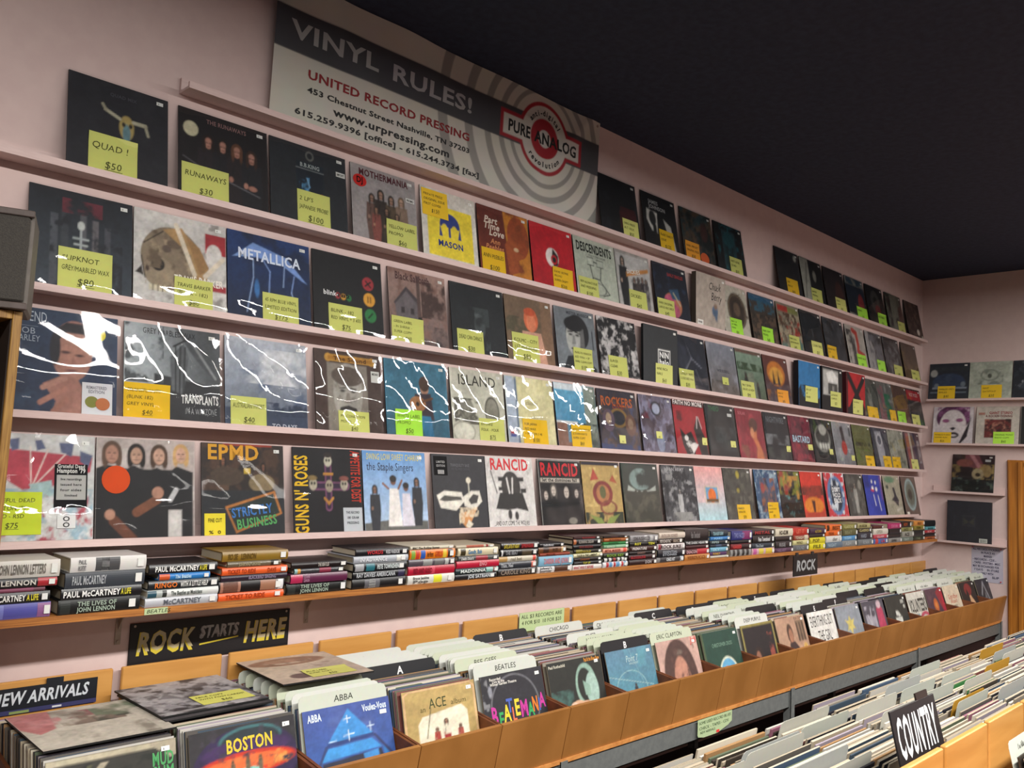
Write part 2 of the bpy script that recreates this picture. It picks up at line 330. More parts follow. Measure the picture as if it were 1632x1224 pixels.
def record(label, art, texts=(), w=.315, h=.315, t=.004, note=None, film='m', side='202020', n=48, sticker=True, extra=(), ftilt=0., ys=1., mat='card', name='record_sleeve', cat='record', group=None):
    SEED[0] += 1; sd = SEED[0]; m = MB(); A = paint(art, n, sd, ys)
    X, Z = np.meshgrid(np.linspace(-w/2, w/2, n), np.linspace(h, 0, n)); g = np.stack([X.ravel(), np.full(n*n, -t), Z.ravel()], 1)
    k = np.arange(n*n).reshape(n, n)
    m.add(g, np.stack([k[1:, :-1], k[1:, 1:], k[:-1, 1:], k[:-1, :-1]], -1).reshape(-1, 4).tolist(), A.reshape(-1, 3))
    v = [(x, y, z) for x in (-w/2, w/2) for y in (-t, 0) for z in (0, h)]       # edges and back of the sleeve
    m.add(v, [(0, 1, 3, 2), (4, 6, 7, 5), (0, 2, 6, 4), (1, 5, 7, 3), (2, 3, 7, 6)], side)
    for q in texts:
        s, x, y, hh, c = q[:5]; fl = q[5] if len(q) > 5 else ''; wd = q[6] if len(q) > 6 else None
        m.text(s, (x-.5)*w, (1-y)*h, hh*h, c, -t-.0005, width=wd*w if wd else None, align='c' if 'c' in fl else 'r' if 'r' in fl else 'l', bold='b' in fl, shear=.25 if 'i' in fl else 0,
               jit=.1 if 'j' in fl else 0, rot=math.pi/2 if 'v' in fl else -math.pi/2 if 'V' in fl else .12 if 's' in fl else 0)
    o = m.build(name, M[mat]); tag(o, label, cat, group)
    for q_, (nm, kind, x0, y0, x1, y1, c, tx) in enumerate(extra):                              # stickers on the sleeve
        e = MB()
        if kind == 'R': e.box((x0-.5)*w, -t-.0012, (1-y1)*h, (x1-.5)*w, -t-.0006, (1-y0)*h, c)
        else: e.disc(((x0+x1)/2-.5)*w, -t-.001, (1-(y0+y1)/2)*h, (x1-x0)/2*w, (y1-y0)/2*h, c)
        for q in tx: e.text(q[0], (q[1]-.5)*w, (1-q[2])*h, q[3]*h, q[4], -t-.0017, width=q[5]*w if len(q) > 5 else None, align='c', bold=True)
        e = e.build(nm, M['paper'], o); e.location.y = -.0009*q_
    if sticker:
        e = MB().box(.375*w, -t-.001, .915*h, .445*w, -t-.0005, .952*h, 'e8e8e4'); e.text('$', .39*w, .925*h, .016*h, '555555', -t-.0014); e.build('price_sticker', M['paper'], o)
    if note:
        x0, x1, hh, col, tx = note[:5]; zz = note[5] if len(note) > 5 else .012
        nm_, tm_ = note_mesh((x1-x0)*w, hh*h, col, tx, sd); e = nm_.build('price_note', M['paper'], o); tm_.build('handwriting', M['paper'], e); e['label'] = 'handwritten %s price note' % dict(y='yellow-green', g='golden yellow', o='orange', l='lime green', p='pale yellow').get(col, 'yellow'); e.location = ((x0-.5)*w, -t-.0008, zz*h if zz > .02 else .004)
    if film:
        film_mesh(w, h, t, sd, film == 's', ftilt).build('plastic_sleeve', M['wrap' if film == 's' else 'film'], o, smooth=True)['label'] = 'clear shiny plastic sleeve'
    return o
WALLREC = {}; LASTX = {}
def on_wall(row, pl, pr, label, art, texts=(), note=None, film='m', t=.004, **k):
    z = ZS[row]+.0085; a, b = xat(pl, -DL+.01, z+.013), xat(pr, -DL+.01, z+.013); w = min(max(b-a-.005, .292), .316); c = max((a+b)/2, LASTX.get(row, -9)+w/2+.0045); LASTX[row] = c+w/2
    kw = dict(n=72 if (pr-pl) > 85 else 48 if (pr-pl) > 52 else 34); kw.update(k)
    if row == 3: kw.setdefault('ftilt', -random.Random(int(pl)).uniform(.012, .045))
    o = record(label, art, texts, w=w, h=.315, t=t, note=note, film=film, group='records displayed on the %s ledge' % ['topmost', 'second', 'third', 'fourth', 'lowest'][row], **kw)
    th = math.asin((DL-.0205)/.315) if t < .01 else .05 if t < .02 else .03
    o.location = (c, -DL+.0185 if t < .01 else -DL+.0145+t, z); o.rotation_euler = (-th, 0, 0)
    WALLREC.setdefault(row, []).append((c, label)); return o
# ------------------------------------------------------------------ records on the wall: row 0 (topmost)
W_ = on_wall
W_(0, 958, 1026.5, 'near-black sleeve with a dim red patch beside the banner, low note reading $50', 'V 1b1c22 16161a; S .5 .45 .95 .85 .9 4.0 4a1c20; N .3 5.0 24252c', note=(.55, .96, .33, 'p', 'ORIG PRESS|ALT. ISSUE|$50'))
W_(0, 1031.7, 1086.4, 'black sleeve with a white torn-paper figure and a gold note on the topmost ledge', 'B 17171b; P .12 .3 .42 .33 .38 .7 .22 .68 .1 .5 d8d6d0; E .27 .45 .1 .14 2a2a2c; R .26 .55 .36 .75 1c1c1e; P .6 .4 .8 .5 .9 .95 .78 .95 d0cec8', [('JAMES', .2, .18, .07, 'b8b8b8', 'b'), ('JOHNSON', .2, .27, .07, 'b8b8b8', 'b')], note=(.42, .84, .38, 'g', 'RARE EARLY|ISSUE|$125'))
W_(0, 1093.2, 1144.4, 'murky teal and brown crowd sleeve with orange note and orange round sticker', 'V 28484e 3a3430; N .7 6.0 5a4838; N .5 7.0 1c2424; E .72 .35 .12 .18 4a2c2a', note=(.04, .48, .35, 'o', 'RARE IMPORT|ORIGINAL PRESS|$50'), extra=[('orange_sticker', 'E', .5, .76, .78, .98, 'd4683c', [])])
W_(0, 1146, 1194.7, 'black sleeve with a teal arched doorway picture on the topmost ledge', 'B 14161a; R .26 .12 .72 .98 2c4a52; R .3 .18 .68 .92 16383e; N .25 9.0 1c5c66; E .49 .3 .2 .16 1c5058; L .4 .45 .4 .9 .05 11272c; L .58 .45 .58 .9 .05 11272c', note=(.42, .86, .36, 'y', 'FIRST ISSUE|QUAD|$50'))
W_(0, 1244, 1284.1, 'plain dark grey sleeve with a gold note, first after the gap on the topmost ledge', 'V 26262b 1d1d21; N .3 4.0 302c2e; E .85 .12 .06 .07 b8b8b0', note=(.32, .82, .36, 'g', 'LIVE|IMPORT|$40'), side='2a1a18')
W_(0, 1284.6, 1319.6, 'black sleeve with a cracked white strip down its left side', 'B 16161a; R 0.0 0.0 .38 1.0 a6a69c; L .3 0.1 .1 .9 .03 4a4a46; E .62 .35 .08 .12 8a8a80', note=(.34, .84, .34, 'y', 'LIMITED|PRESSING|$60'))
W_(0, 1320.7, 1355, 'dark maroon sleeve with a faint brown figure on the topmost ledge', 'V 30282c 2c2020; E .7 .6 .2 .35 4a2c28; N .3 5.0 241c20', note=(.42, .94, .33, 'p', 'MONO|CLEAN|$35'))
W_(0, 1356.6, 1385.9, 'navy sleeve with a pale top strip and a red shape on the topmost ledge', 'V 1c2c40 182028; R 0.0 0.0 1.0 .18 8a8c86; S 0.0 .02 1.0 .17 .8 6.0 2c4a5c; E .75 .62 .16 .26 8a2c2e; P 0 .9 1 .95 1 1 0 1 a0a098', note=(.42, 1, .3, 'l', 'MONO|$45'))
W_(0, 1387, 1417.9, 'black sleeve with a grey round face and red mouth on the topmost ledge', 'B 15161a; E .5 .4 .26 .3 4a4a48; E .5 .36 .1 .1 20201f; E .6 .6 .16 .14 7a2a2c', note=(.5, 1, .33, 'l', 'RED WAX|$35'))
W_(0, 1419.5, 1446.5, 'dark sleeve with grey-green marbled streaks, second last on the topmost ledge', 'B 2a2628; N .6 5.0 6a6e62; S .3 0.0 .7 1.0 .8 4.0 7c7f72; S .7 0 1 1 .7 6.0 5c3c38', note=(.55, 1, .3, 'y', 'MINT|$40'))
W_(0, 1447.6, 1477.5, 'brown patterned sleeve with white dots in the far corner of the topmost ledge', 'B 33211f; N .5 8.0 54423a; E .68 .8 .09 .08 c8c0b4; E .93 .93 .07 .06 b8b0a4', film='', sticker=False)
# ------------------------------------------------------------------ row 1
W_(1, 105, 270, 'black sleeve with a horned animal skull and a note reading QUAD! $50', 'B 23232a; N .25 4.0 2a2a30; E .57 .44 .075 .13 b09c60; E .57 .5 .04 .1 6a8c94; L .5 .36 .36 .3 .035 b8b49c; L .36 .3 .33 .25 .03 a8a48c; L .64 .36 .76 .36 .04 b8b49c; L .76 .36 .79 .46 .03 a8a48c; E .54 .41 .018 .025 2a2420; E .61 .41 .018 .025 2a2420', [('QUAD MIX', .4, .14, .035, '4a4a52', 'b')], note=(.2, .68, .41, 'y', 'QUAD !|$50'), n=88)
W_(1, 283, 432, 'black sleeve with four long-haired band members and a pale round moon', 'B 191418; E .13 .22 .08 .085 c8c2a4; F .32 .24 .85 241c22 b08070 241612; F .48 .24 .85 1c1a20 b58474 1c1412; F .64 .25 .85 241c20 a87868 5c3a28; F .81 .28 .85 1c1c22 b08070 38241c; L .05 .55 .4 .7 .012 5c5a60; L .3 .65 .9 .8 .012 68666c; E .44 .66 .05 .035 a87868; E .82 .72 .05 .03 a87868', [('THE RUNAWAYS', .3, .11, .05, '8a6a68', 'b', .45)], note=(.03, .54, .37, 'y', 'RUNAWAYS|$30'), n=88)
W_(1, 431, 559, 'charcoal sleeve with a small framed blue stage picture and a $100 note', 'B 24282e; R .33 .2 .69 .75 1a2630; R .345 .3 .675 .74 16202c; S .36 .36 .56 .62 .55 7.0 2c5a80; S .4 .38 .5 .58 .55 6.0 5c98c4; L .47 .4 .5 .5 .012 8ab8d8; L .5 .5 .46 .56 .012 6ca0c8; L .54 .72 .66 .56 .025 8c3c30; O .51 .11 .045 .05 .02 6a6c68; L .33 .285 .69 .285 .008 8a8e90', [('B.B.KING', .51, .262, .05, 'a8b0b0', 'bc', .26)], note=(.33, .76, .43, 'y', "2 LP'S|JAPANESE 'PROBE'|$100"), extra=[('white_sticker', 'R', .86, .2, .985, .26, 'dcdcd8', [('IMPORT', .922, .245, .028, '444444', .1)])], n=88)
W_(1, 564, 670, 'grey sleeve with a brown group portrait and a red round sticker', 'B a39c9c; F .3 .34 .62 6a5048 9a7868 2a221e; F .44 .26 .7 3a302c a88470 241c1a; F .6 .3 .66 5c4c3c a88470 2c2420; F .76 .28 .68 8a7464 b89884 6a5844; F .36 .5 .48 8c5048 a88068 3a2a24; F .52 .48 .5 44382f 9a7864 2a201c; F .68 .52 .46 3c3030 a0806c 30261f', [('MOTHERMANIA', .5, .13, .09, '5a2c34', 'bc', .76)], note=(.5, .98, .37, 'y', 'YELLOW LABEL|PROMO|$60'), extra=[('red_sticker', 'E', .03, .13, .23, .29, 'c8302c', [('DJ', .13, .24, .08, '201010', .1)]), ('white_sticker', 'R', .83, .26, .97, .32, 'e0dedb', [('PROMO', .9, .306, .03, '333333', .11)])], n=80)
W_(1, 676.6, 766, 'white sleeve with a yellow square and blue arch emblem', 'B d2cfc6; R .1 .22 .92 .93 e8d232; E .5 .46 .18 .16 22347c; R .3 .5 .7 .64 e8d232; E .4 .56 .06 .1 e8d232; E .58 .56 .06 .1 e8d232; P .32 .46 .36 .64 .3 .64 22347c; P .68 .46 .64 .64 .7 .64 22347c; L .49 .48 .49 .62 .04 22347c', [('MASON', .5, .78, .085, '22347c', 'bc', .46)], note=(.02, .48, .37, 'g', 'PRIVATE PRESS|ORIGINAL ISSUE|FIRST COVER|$150', .6), film='', n=80, side='8a857c')
W_(1, 768, 851, 'orange and brown sleeve with a singing profile and looping white title', 'V 6a2c22 7c3420; P .5 0 1 0 1 1 .62 1 .55 .6 c8822c; E .78 .35 .22 .32 a04c26; P .6 .38 .86 .46 .74 .56 .88 .6 .76 .7 .8 .86 .55 .95 .5 .5 a8562c; E .72 .54 .05 .03 d8b890; N .25 5.0 8a4422', [('Part', .12, .24, .1, 'e8d8c8', 'bi'), ('Time', .1, .33, .1, 'e8d8c8', 'bi'), ('Love', .2, .42, .1, 'e8d8c8', 'bi'), ('Ann', .22, .54, .075, 'd89060', 'bi'), ('Peebles', .12, .63, .075, 'd89060', 'bi')], note=(.03, .47, .36, 'g', 'ANN PEEBLES|$100'), n=80)
W_(1, 852.6, 921.8, 'bright red sleeve with a small black and white round emblem', 'V c81c2c b81826; E .48 .49 .15 .15 e8e0dc; P .5 .34 .62 .45 .6 .6 .5 .63 .47 .5 241416; O .52 .52 .06 .06 .03 c81c2c', note=(.45, .93, .36, 'g', 'DAVID BOWIE|PROMO|SUPER CRISPY|$200'), n=64)
W_(1, 922.5, 990, 'pale green sleeve with a line drawing of a man in glasses', 'B bcc2b4; R .3 .3 .45 .43 9aa096; R .315 .315 .435 .415 c4cabc; R .52 .31 .68 .43 9aa096; R .535 .325 .665 .415 c4cabc; R .3 .3 .45 .305 3a3e3a; R .3 .425 .45 .432 3a3e3a; R .52 .31 .68 .315 3a3e3a; R .52 .428 .68 .434 3a3e3a; L .45 .36 .52 .37 .02 3a3e3a; L .36 .43 .4 .63 .018 3a3e3a; L .62 .44 .58 .64 .018 3a3e3a; L .4 .63 .58 .64 .018 3a3e3a; L .4 .65 .3 .8 .018 3a3e3a; L .58 .66 .78 .85 .018 3a3e3a; L .78 .85 .62 .9 .018 3a3e3a; O .5 .8 .2 .1 .012 5a5e5a', [('DESCENDENTS', .06, .22, .15, '262a26', 'b', .86), ('ENJOY THE SHOW', .34, .285, .035, '6a6e68')], note=(.04, .5, .33, 'y', 'NEW ALLIANCE ISSUE|2ND PRESSING|$100'), n=64)
W_(1, 990, 1045, 'black and white group photo sleeve with a thin orange stripe across the top', 'B a8a4a0; R .03 .05 .97 .97 c4c2c0; F .2 .1 .85 26262a b09888 1c1a1a; P .28 .36 .95 .2 .95 .27 .28 .44 c88c4c; F .5 .42 .5 3c3434 a88c7c 2a2220; F .62 .4 .52 54443c a88c7c 201a18; F .74 .38 .5 3a3438 a88c7c 3c2a22; F .85 .4 .56 8a8484 b09888 2c2422; S .4 .3 .95 .95 .3 8.0 4a4648', [('DICKIES', .3, .38, .07, 'e8e4dc', 'bs')], note=(.3, .8, .34, 'y', 'DICKIES|$40'))
W_(1, 1050, 1104, 'navy sleeve with a pink and gold flame-like figure and red title', 'B 1d2130; E .5 .72 .26 .22 c07c5c; E .42 .66 .16 .12 c86080; P .42 .46 .7 .4 .74 .6 .5 .62 3c5a78; L .55 .5 .72 .7 .03 c8c0a0; N .18 7.0 2c3a54; E .56 .82 .12 .12 b85a78', [('EARLY SINGLES', .42, .2, .06, 'b04040', 'b', .48)], note=(.02, .52, .33, 'y', 'RARE ORIGINAL|LARGE RECORDS|$40'))
W_(1, 1110, 1157.5, 'thick beige box set with handwritten black title and a small blue portrait', 'B b2a69a; E .64 .64 .1 .1 4c6a8c; P .55 .62 .74 .64 .72 .84 .66 .8 48607c; E .66 .56 .06 .05 8a705c', [('Chuck', .42, .26, .14, '2a2626', 'ij', .4), ('Berry', .5, .45, .15, '2a2626', 'ij', .36)], film='', t=.03, side='4c443c', extra=[('white_sticker', 'R', .05, .86, .24, .96, 'e4e2dc', [('FINE', .14, .92, .03, '333333', .12)])])
W_(1, 1158.5, 1200, 'off-white sleeve with a large brown oval medallion', 'B c6c0b2; E .56 .48 .36 .36 46382f; O .56 .48 .32 .32 .02 8a7860; N .12 9.0 5c4c40; E .56 .45 .12 .14 6c5848; O .56 .5 .2 .22 .02 2c241e', note=(.22, .68, .34, 'l', 'EARLY UK|1ST PRESS|MONO|$50'))
W_(1, 1201.8, 1246.5, 'brown crowd-scene sleeve with a blue band along the top', 'V 4a4038 3c342e; R 0.0 0.0 1.0 .14 2c5c7c; S 0 .1 1 .35 .6 8.0 3c6478; S 0 .4 1 1 .7 11.0 6a5444; S 0 .4 1 1 .4 13.0 2a2420', note=(.34, .78, .33, 'l', 'RARE COPY|PROMO|$60'))
W_(1, 1247.5, 1284, 'comic-like collage sleeve with red and olive blocks at its top', 'B 8a8474; R .05 .05 .5 .18 b83c30; R .5 .05 .95 .18 8a8a50; S 0 .2 1 1 .6 9.0 5c4434; S 0 .2 1 1 .5 10.0 b0a48c; S 0 .3 1 1 .35 8.0 a03c30; S 0 .7 1 1 .6 6.0 5c7c74', note=(.38, .84, .32, 'y', 'MINT SOUL|JAPAN PROMO|$45'))
W_(1, 1285, 1318.4, 'black sleeve with a faint vertical grey seam on the second ledge', 'V 20242a 1a1c20; L .5 .4 .54 .75 .02 6a7074; N .25 5.0 2c3036', note=(.36, .88, .33, 'p', 'CLEAN ORIG|$25'))
W_(1, 1319.5, 1355, 'dark slate sleeve with grey mottling and a golden note', 'B 34383e; N .55 6.0 4c5056; N .3 8.0 262a2e', note=(.03, .48, .33, 'g', 'PROMO ONLY|LTD|$40'))
W_(1, 1356, 1387.7, 'white sleeve with a big curling red ribbon shape', 'B bab4ac; S .05 .1 .45 1 .6 5.0 4c4a4a; L .4 .1 .58 .16 .13 c04438; L .58 .16 .6 .45 .13 c04438; L .6 .45 .56 .6 .12 c04438; L .56 .6 .86 .68 .12 c04438; L .86 .68 .88 .98 .12 c04438', note=(.42, .92, .32, 'l', 'WHITE WAX|$30'))
W_(1, 1389, 1414.5, 'white and grey torn-looking sleeve right of the red ribbon one', 'B a6a4a4; P .2 0 1 0 1 .7 .55 .8 .45 .4 3c3a3c; S .2 0 1 .9 .6 6.0 74747a', note=(.5, 1, .31, 'l', 'LIVE|$25'))
W_(1, 1414.8, 1443.5, 'charcoal sleeve with rough grey scratches, second last on the second ledge', 'B 343034; N .6 7.0 5c5a5c; S .3 .2 .9 1 .5 9.0 78787a', note=(.45, .98, .3, 'y', 'LP+7|$30'))
W_(1, 1444.5, 1470.5, 'plain tan brown sleeve at the far end of the second ledge', 'V 5e4c44 6c563c; N .3 3.0 7c6444', note=(.42, .96, .3, 'p', 'CLEAN|$30'))
# ------------------------------------------------------------------ row 2
W_(2, 50, 204, 'dark wood-plank sleeve with a small skeleton figure and an $80 note beside the speaker', 'V 1c2028 39424c; R .2 .25 .27 1 4c5058; R .3 .2 .37 1 3c4048; R .48 .22 .54 .95 5a5a60; R .6 .25 .66 .95 6a666a; R .72 .3 .78 .9 4a4c54; S .2 .2 .9 1 .5 10.0 22262e; S .3 .08 .7 .22 .8 7.0 6a2c38; E .49 .33 .035 .045 c8ccc8; L .49 .38 .49 .6 .02 b0b8b8; L .42 .46 .56 .46 .02 a8b0b0; L .43 .52 .55 .52 .02 a8b0b0; P .4 .58 .54 .6 .5 .7 .43 .68 c0c8c8; L .43 .68 .41 .8 .02 b0b8b8; L .5 .68 .46 .8 .02 b0b8b8', note=(.28, .8, .42, 'y', 'SLIPKNOT|GREY/MARBLED WAX|$80'), n=88)
W_(2, 205, 358, 'white sleeve with a bandaged skull in profile and an $80 note', 'B cfccc8; S 0 0 1 1 .3 8.0 9a9692; R .76 .12 1 .34 a83038; E .86 .35 .09 .12 d8d4d0; R .8 .68 1 .75 a03038; E .4 .48 .33 .34 8a7a66; E .26 .64 .16 .16 9a8a74; E .25 .56 .07 .07 241e1a; S .12 .2 .62 .6 .45 9.0 6c5c4a; S .12 .2 .62 .8 .3 12.0 a8967c; E .42 .32 .08 .05 6c5c4c; E .34 .38 .05 .04 64544a; P .08 .6 .02 .68 .1 .7 2a221c; L .1 .36 .3 .2 .012 3a2e24; L .08 .5 .12 .72 .012 3a2e24; P .3 .18 .5 .12 .8 .5 .78 .64 .62 .66 .6 .4 b08e60; P .55 .2 .7 .3 .8 .5 .7 .6 a07c50; L .44 .1 .64 .6 .05 e0d4c0; L .96 .38 .76 .6 .05 e0d4c0; E .14 .62 .02 .03 4a3a30; R .16 .78 .34 .84 d8ceb4; L .2 .78 .2 .84 .01 4a3a30; L .25 .78 .25 .84 .01 4a3a30; L .3 .78 .3 .84 .01 4a3a30', [('TRAVIS BARKER', .42, .7, .075, 'efe9df', 'bj', .54)], note=(.42, .84, .33, 'y', 'TRAVIS BARKER|(BLINK - 182)|$80'), n=88)
W_(2, 360, 497, 'deep blue sleeve with jagged lightning and a chrome lettered title', 'V 1d3a70 14223c; N .4 4.0 1a2a4c; P .06 .3 .3 .1 .7 .2 .96 .46 .9 .44 .66 .3 .34 .26 7f9fd8; L .3 .3 .3 .5 .012 9ab4e0; L .3 .5 .22 .9 .012 9ab4e0; L .42 .28 .5 .4 .012 8aa8e0; L .5 .4 .48 .7 .012 8aa8e0; L .68 .3 .66 .55 .012 9ab4e0; L .8 .4 .76 .6 .012 8aa8e0; L .76 .6 .84 .85 .012 9ab4e0; E .34 .62 .03 .1 3c78b8', [('METALLICA', .12, .3, .12, 'dfe6f4', 'b', .76)], note=(.4, .84, .34, 'y', '45 RPM BLUE VINYL|LIMITED EDITION|$175'), n=88)
W_(2, 501.7, 615, 'black sleeve with red, amber and green traffic-light discs', 'B 17181c; E .79 .3 .085 .085 a4343c; E .8 .5 .085 .085 e0a43c; E .81 .7 .085 .085 2c7c44; L .75 .33 .83 .27 .02 201818; L .76 .27 .83 .34 .02 201818; R .77 .46 .79 .54 8a6420; R .81 .46 .83 .54 8a6420; L .78 .73 .84 .67 .02 0f2a18; E .34 .52 .035 .038 a4343c; E .42 .525 .035 .038 e0a43c; E .5 .53 .035 .038 2c7c44', [('blink-', .14, .53, .06, 'e4e4e4', 'b'), ('182', .32, .535, .04, '1c1414', 'b', .2)], note=(.2, .68, .36, 'y', 'BLINK - 182|RED VINYL + 3 45S|$75'), n=80)
W_(2, 624, 718, 'dusky pink and brown sleeve with an old water mill house', 'V a88a80 6a5a58; N .4 5.0 8a6a60; P .1 .45 .3 .24 .5 .38 .5 .7 .12 .7 6c6468; P .08 .46 .3 .22 .54 .4 .5 .44 .3 .28 .1 .48 4c4448; R .2 .5 .26 .58 3a3234; R .36 .5 .42 .58 3a3234; S .55 .1 1 .6 .8 5.0 4c3834; S 0 .7 1 1 .6 6.0 4a3e3e; F .52 .54 .25 1c1a1c 9a8a7c 141214; R .48 .05 .54 .6 5c4844', [('Black Sabbath', .12, .14, .1, '5a4040', 'b', .6)], note=(.02, .56, .35, 'y', 'GREEN LABEL|- IN SHRINK -|SUPER COPY!|$60'), n=72)
W_(2, 724, 811, 'near-black sleeve with a ghostly grey statue and a $30 note', 'B 22262a; E .52 .55 .1 .2 4c5456; E .5 .42 .07 .08 6a7274; S .35 .3 .7 .9 .5 6.0 3c4446; N .2 4.0 2c3134', note=(.08, .56, .34, 'y', 'DEAD CAN DANCE|$30'), n=72)
W_(2, 812, 888, 'brown and olive sleeve with an orange-headed person in pale clothes', 'B 7a6450; S 0 .3 1 1 .5 5.0 5c5440; R .76 0 1 1 8a6c54; P .34 .5 .74 .5 .84 .98 .24 .98 d8a890; E .54 .32 .15 .18 d8744c; E .54 .36 .1 .14 e08a64; E .52 .2 .12 .06 c85c38', note=(.1, .66, .44, 'y', 'KOLMC - CITY|1ST PRESSING|$80'), film='s', n=72)
W_(2, 893, 956.6, 'grey portrait sleeve with a dark-haired man looking left', 'B 7c8288; E .54 .36 .29 .28 1e1e22; E .45 .46 .2 .29 b4b4b0; P .56 .2 .7 .3 .7 .66 .56 .7 .6 .44 6c6c6c; E .46 .24 .24 .12 1e1e22; P .26 .24 .5 .2 .6 .3 .4 .27 1e1e22; L .3 .37 .41 .36 .02 2c2a2c; L .48 .36 .6 .38 .02 2c2a2c; E .36 .41 .045 .016 2c2a2c; E .53 .41 .045 .016 2c2a2c; P .42 .42 .46 .42 .48 .55 .38 .56 8c8c8a; L .36 .63 .5 .64 .022 4a3a3c; E .44 .74 .1 .03 8a8a88; P .1 1 .25 .76 .6 .7 .95 .9 .95 1 20242a; R .9 .3 .93 .6 3c4046', [('MISTER MANSON', .3, .09, .05, '4a4e54', 'b', .6)], note=(.38, .86, .38, 'y', 'MARILYN MANSON|RED WAX + EP|RARE CLEAN COPY|$100'), n=64)
W_(2, 961, 1023, 'black sleeve covered with tangled white brush marks', 'B 1b1a1e; N .5 9.0 c8c4c4; N .4 10.0 1b1a1e; N .2 7.0 d8d4d2', note=(.2, .68, .36, 'y', 'SLAYER|CLEAR|$30'), n=64)
W_(2, 1026.5, 1082, 'black box-like sleeve with a white framed panel of stacked lettering', 'B 1b2126; R .42 .38 .78 .82 e8e8e6; R .44 .4 .76 .8 171b20', [('NIN', .6, .52, .1, 'f0f0ee', 'bc', .28), ('halo', .6, .64, .1, 'f0f0ee', 'bc', .28), ('I-IV', .6, .76, .1, 'f0f0ee', 'bc', .26)], note=(.34, .84, .36, 'y', 'NINE INCH|NAILS|$60'), film='', t=.014, side='12161a', n=60)
W_(2, 1085, 1134, 'dark navy sleeve with a faint sprawling white plant shape', 'B 272a36; N .3 4.0 343848; L .2 .7 .5 .4 .015 8a8c98; L .5 .4 .8 .55 .015 8a8c98; L .5 .4 .4 .2 .012 70727e; L .6 .6 .75 .85 .012 70727e', note=(.02, .5, .36, 'y', 'CAVALRY WIPES|2 COLOURED WAX|$30'), film='s')
W_(2, 1136, 1181.7, 'misty grey sky sleeve with tiny lettering in the middle', 'V 8a8e9a 6c625c; N .4 3.0 9a9aa4; S 0 .7 1 1 .5 6.0 5c5450', [('VESSEL', .28, .55, .05, '4a4a54', 'b', .44)], note=(.42, .64, .14, 'y', '$20', .22))
W_(2, 1182.5, 1224.5, 'green landscape sleeve with two dark figures walking on a road', 'V 8aa08e 4c5a44; R 0 .0 1 .07 6a4840; S 0 .25 1 .4 .9 6.0 3c5038; P .4 .45 .6 .45 .7 1 .1 1 7c8474; F .3 .46 .5 2c2c28 5a5044 201c1a; F .72 .62 .38 24262a 5a5044 1c1c1a', note=(.06, .56, .35, 'y', 'FIRST SEVEN|SEALED AS NEW|$40'))
W_(2, 1226, 1265.5, 'purple and orange fantasy sleeve with a burning sphere and spires', 'V 6a3c34 3a3440; E .48 .36 .36 .26 c87c34; E .48 .4 .28 .18 e0a848; P .3 .6 .36 .3 .42 .6 2c2228; P .5 .6 .56 .28 .62 .6 2c2228; S 0 .55 1 1 .6 9.0 5c4c50; S 0 .7 1 1 .4 8.0 8a5a3c', note=(.4, .86, .3, 'o', 'RARE 1ST|LP+DVD|$45'))
W_(2, 1274, 1308.7, 'thick black box with a blue front and black crowd silhouettes', 'B 2a74ac; S 0 .5 1 1 .7 5.0 12161c; P 0 1 0 .6 .1 .5 .16 .7 .3 .76 .36 .5 .42 .5 .5 .8 .6 .6 .66 .5 .72 .55 .8 .8 1 .7 1 1 12161c', note=(.3, .88, .33, 'y', 'BOX SET|#2|SIGNED', .16), film='', t=.034, side='14141a')
W_(2, 1309.5, 1346, 'thick black box with a white house photograph on its front', 'B 17171b; R .06 .06 .8 .62 b8b8b4; P .2 .14 .5 .06 .78 .2 .78 .4 .3 .34 e8e8e4; R .3 .34 .76 .6 4a4a48; R .5 .4 .6 .6 8a8a86; L .8 0 .98 1 .02 222226', note=(.4, .92, .34, 'y', '2LP PROMO|COMPLETE|$55', .14), film='', t=.03, side='101014')
W_(2, 1350, 1381, 'thick maroon box with a bold black X across a red front', 'B b42228; L .08 .06 .9 .8 .16 18141a; L .9 .1 .2 .86 .16 18141a; R 0 .8 1 1 1c161a; R .0 .0 .08 1 3a1418', note=(.32, .86, .34, 'y', 'BOX EDITION|X|LTD|$60', .06), film='', t=.038, side='3a0f16')
W_(2, 1382.5, 1401.5, 'grey-green sleeve with a pale standing figure beside the X box', 'B 4a4c48; F .5 .2 .8 8a8c84 a09888 3a3834; N .3 7.0 6a6c64', note=(.2, .85, .3, 'g', 'LP|$25'))
W_(2, 1402.5, 1427.7, 'grey and pink sleeve with bright green leafy streaks', 'B 6a6864; S 0 .1 .4 1 .6 7.0 8a5c64; S .4 .3 .8 1 .7 8.0 2c6c4c; S .5 0 1 .5 .5 6.0 8a8c88', note=(.6, 1, .31, 'g', 'LP|$35'))
W_(2, 1429, 1451.7, 'rusty brown sleeve, second last on the third ledge', 'V 5c443a 6c4c3c; N .4 5.0 7c5a44', note=(.1, .66, .31, 'l', 'CLEAN|$25'))
W_(2, 1454, 1476, 'dark sleeve with a bold red strip at the top in the far corner', 'B 3c3a3a; R .0 .04 1 .3 b02c36; S 0 .4 1 1 .4 6.0 54504c; S .4 .8 1 1 .7 5.0 3c6444', [('HOT PICKS', .2, .2, .09, 'd8b8b4', 'b', .6)], note=(.1, .66, .3, 'p', 'SEALED|$30'))
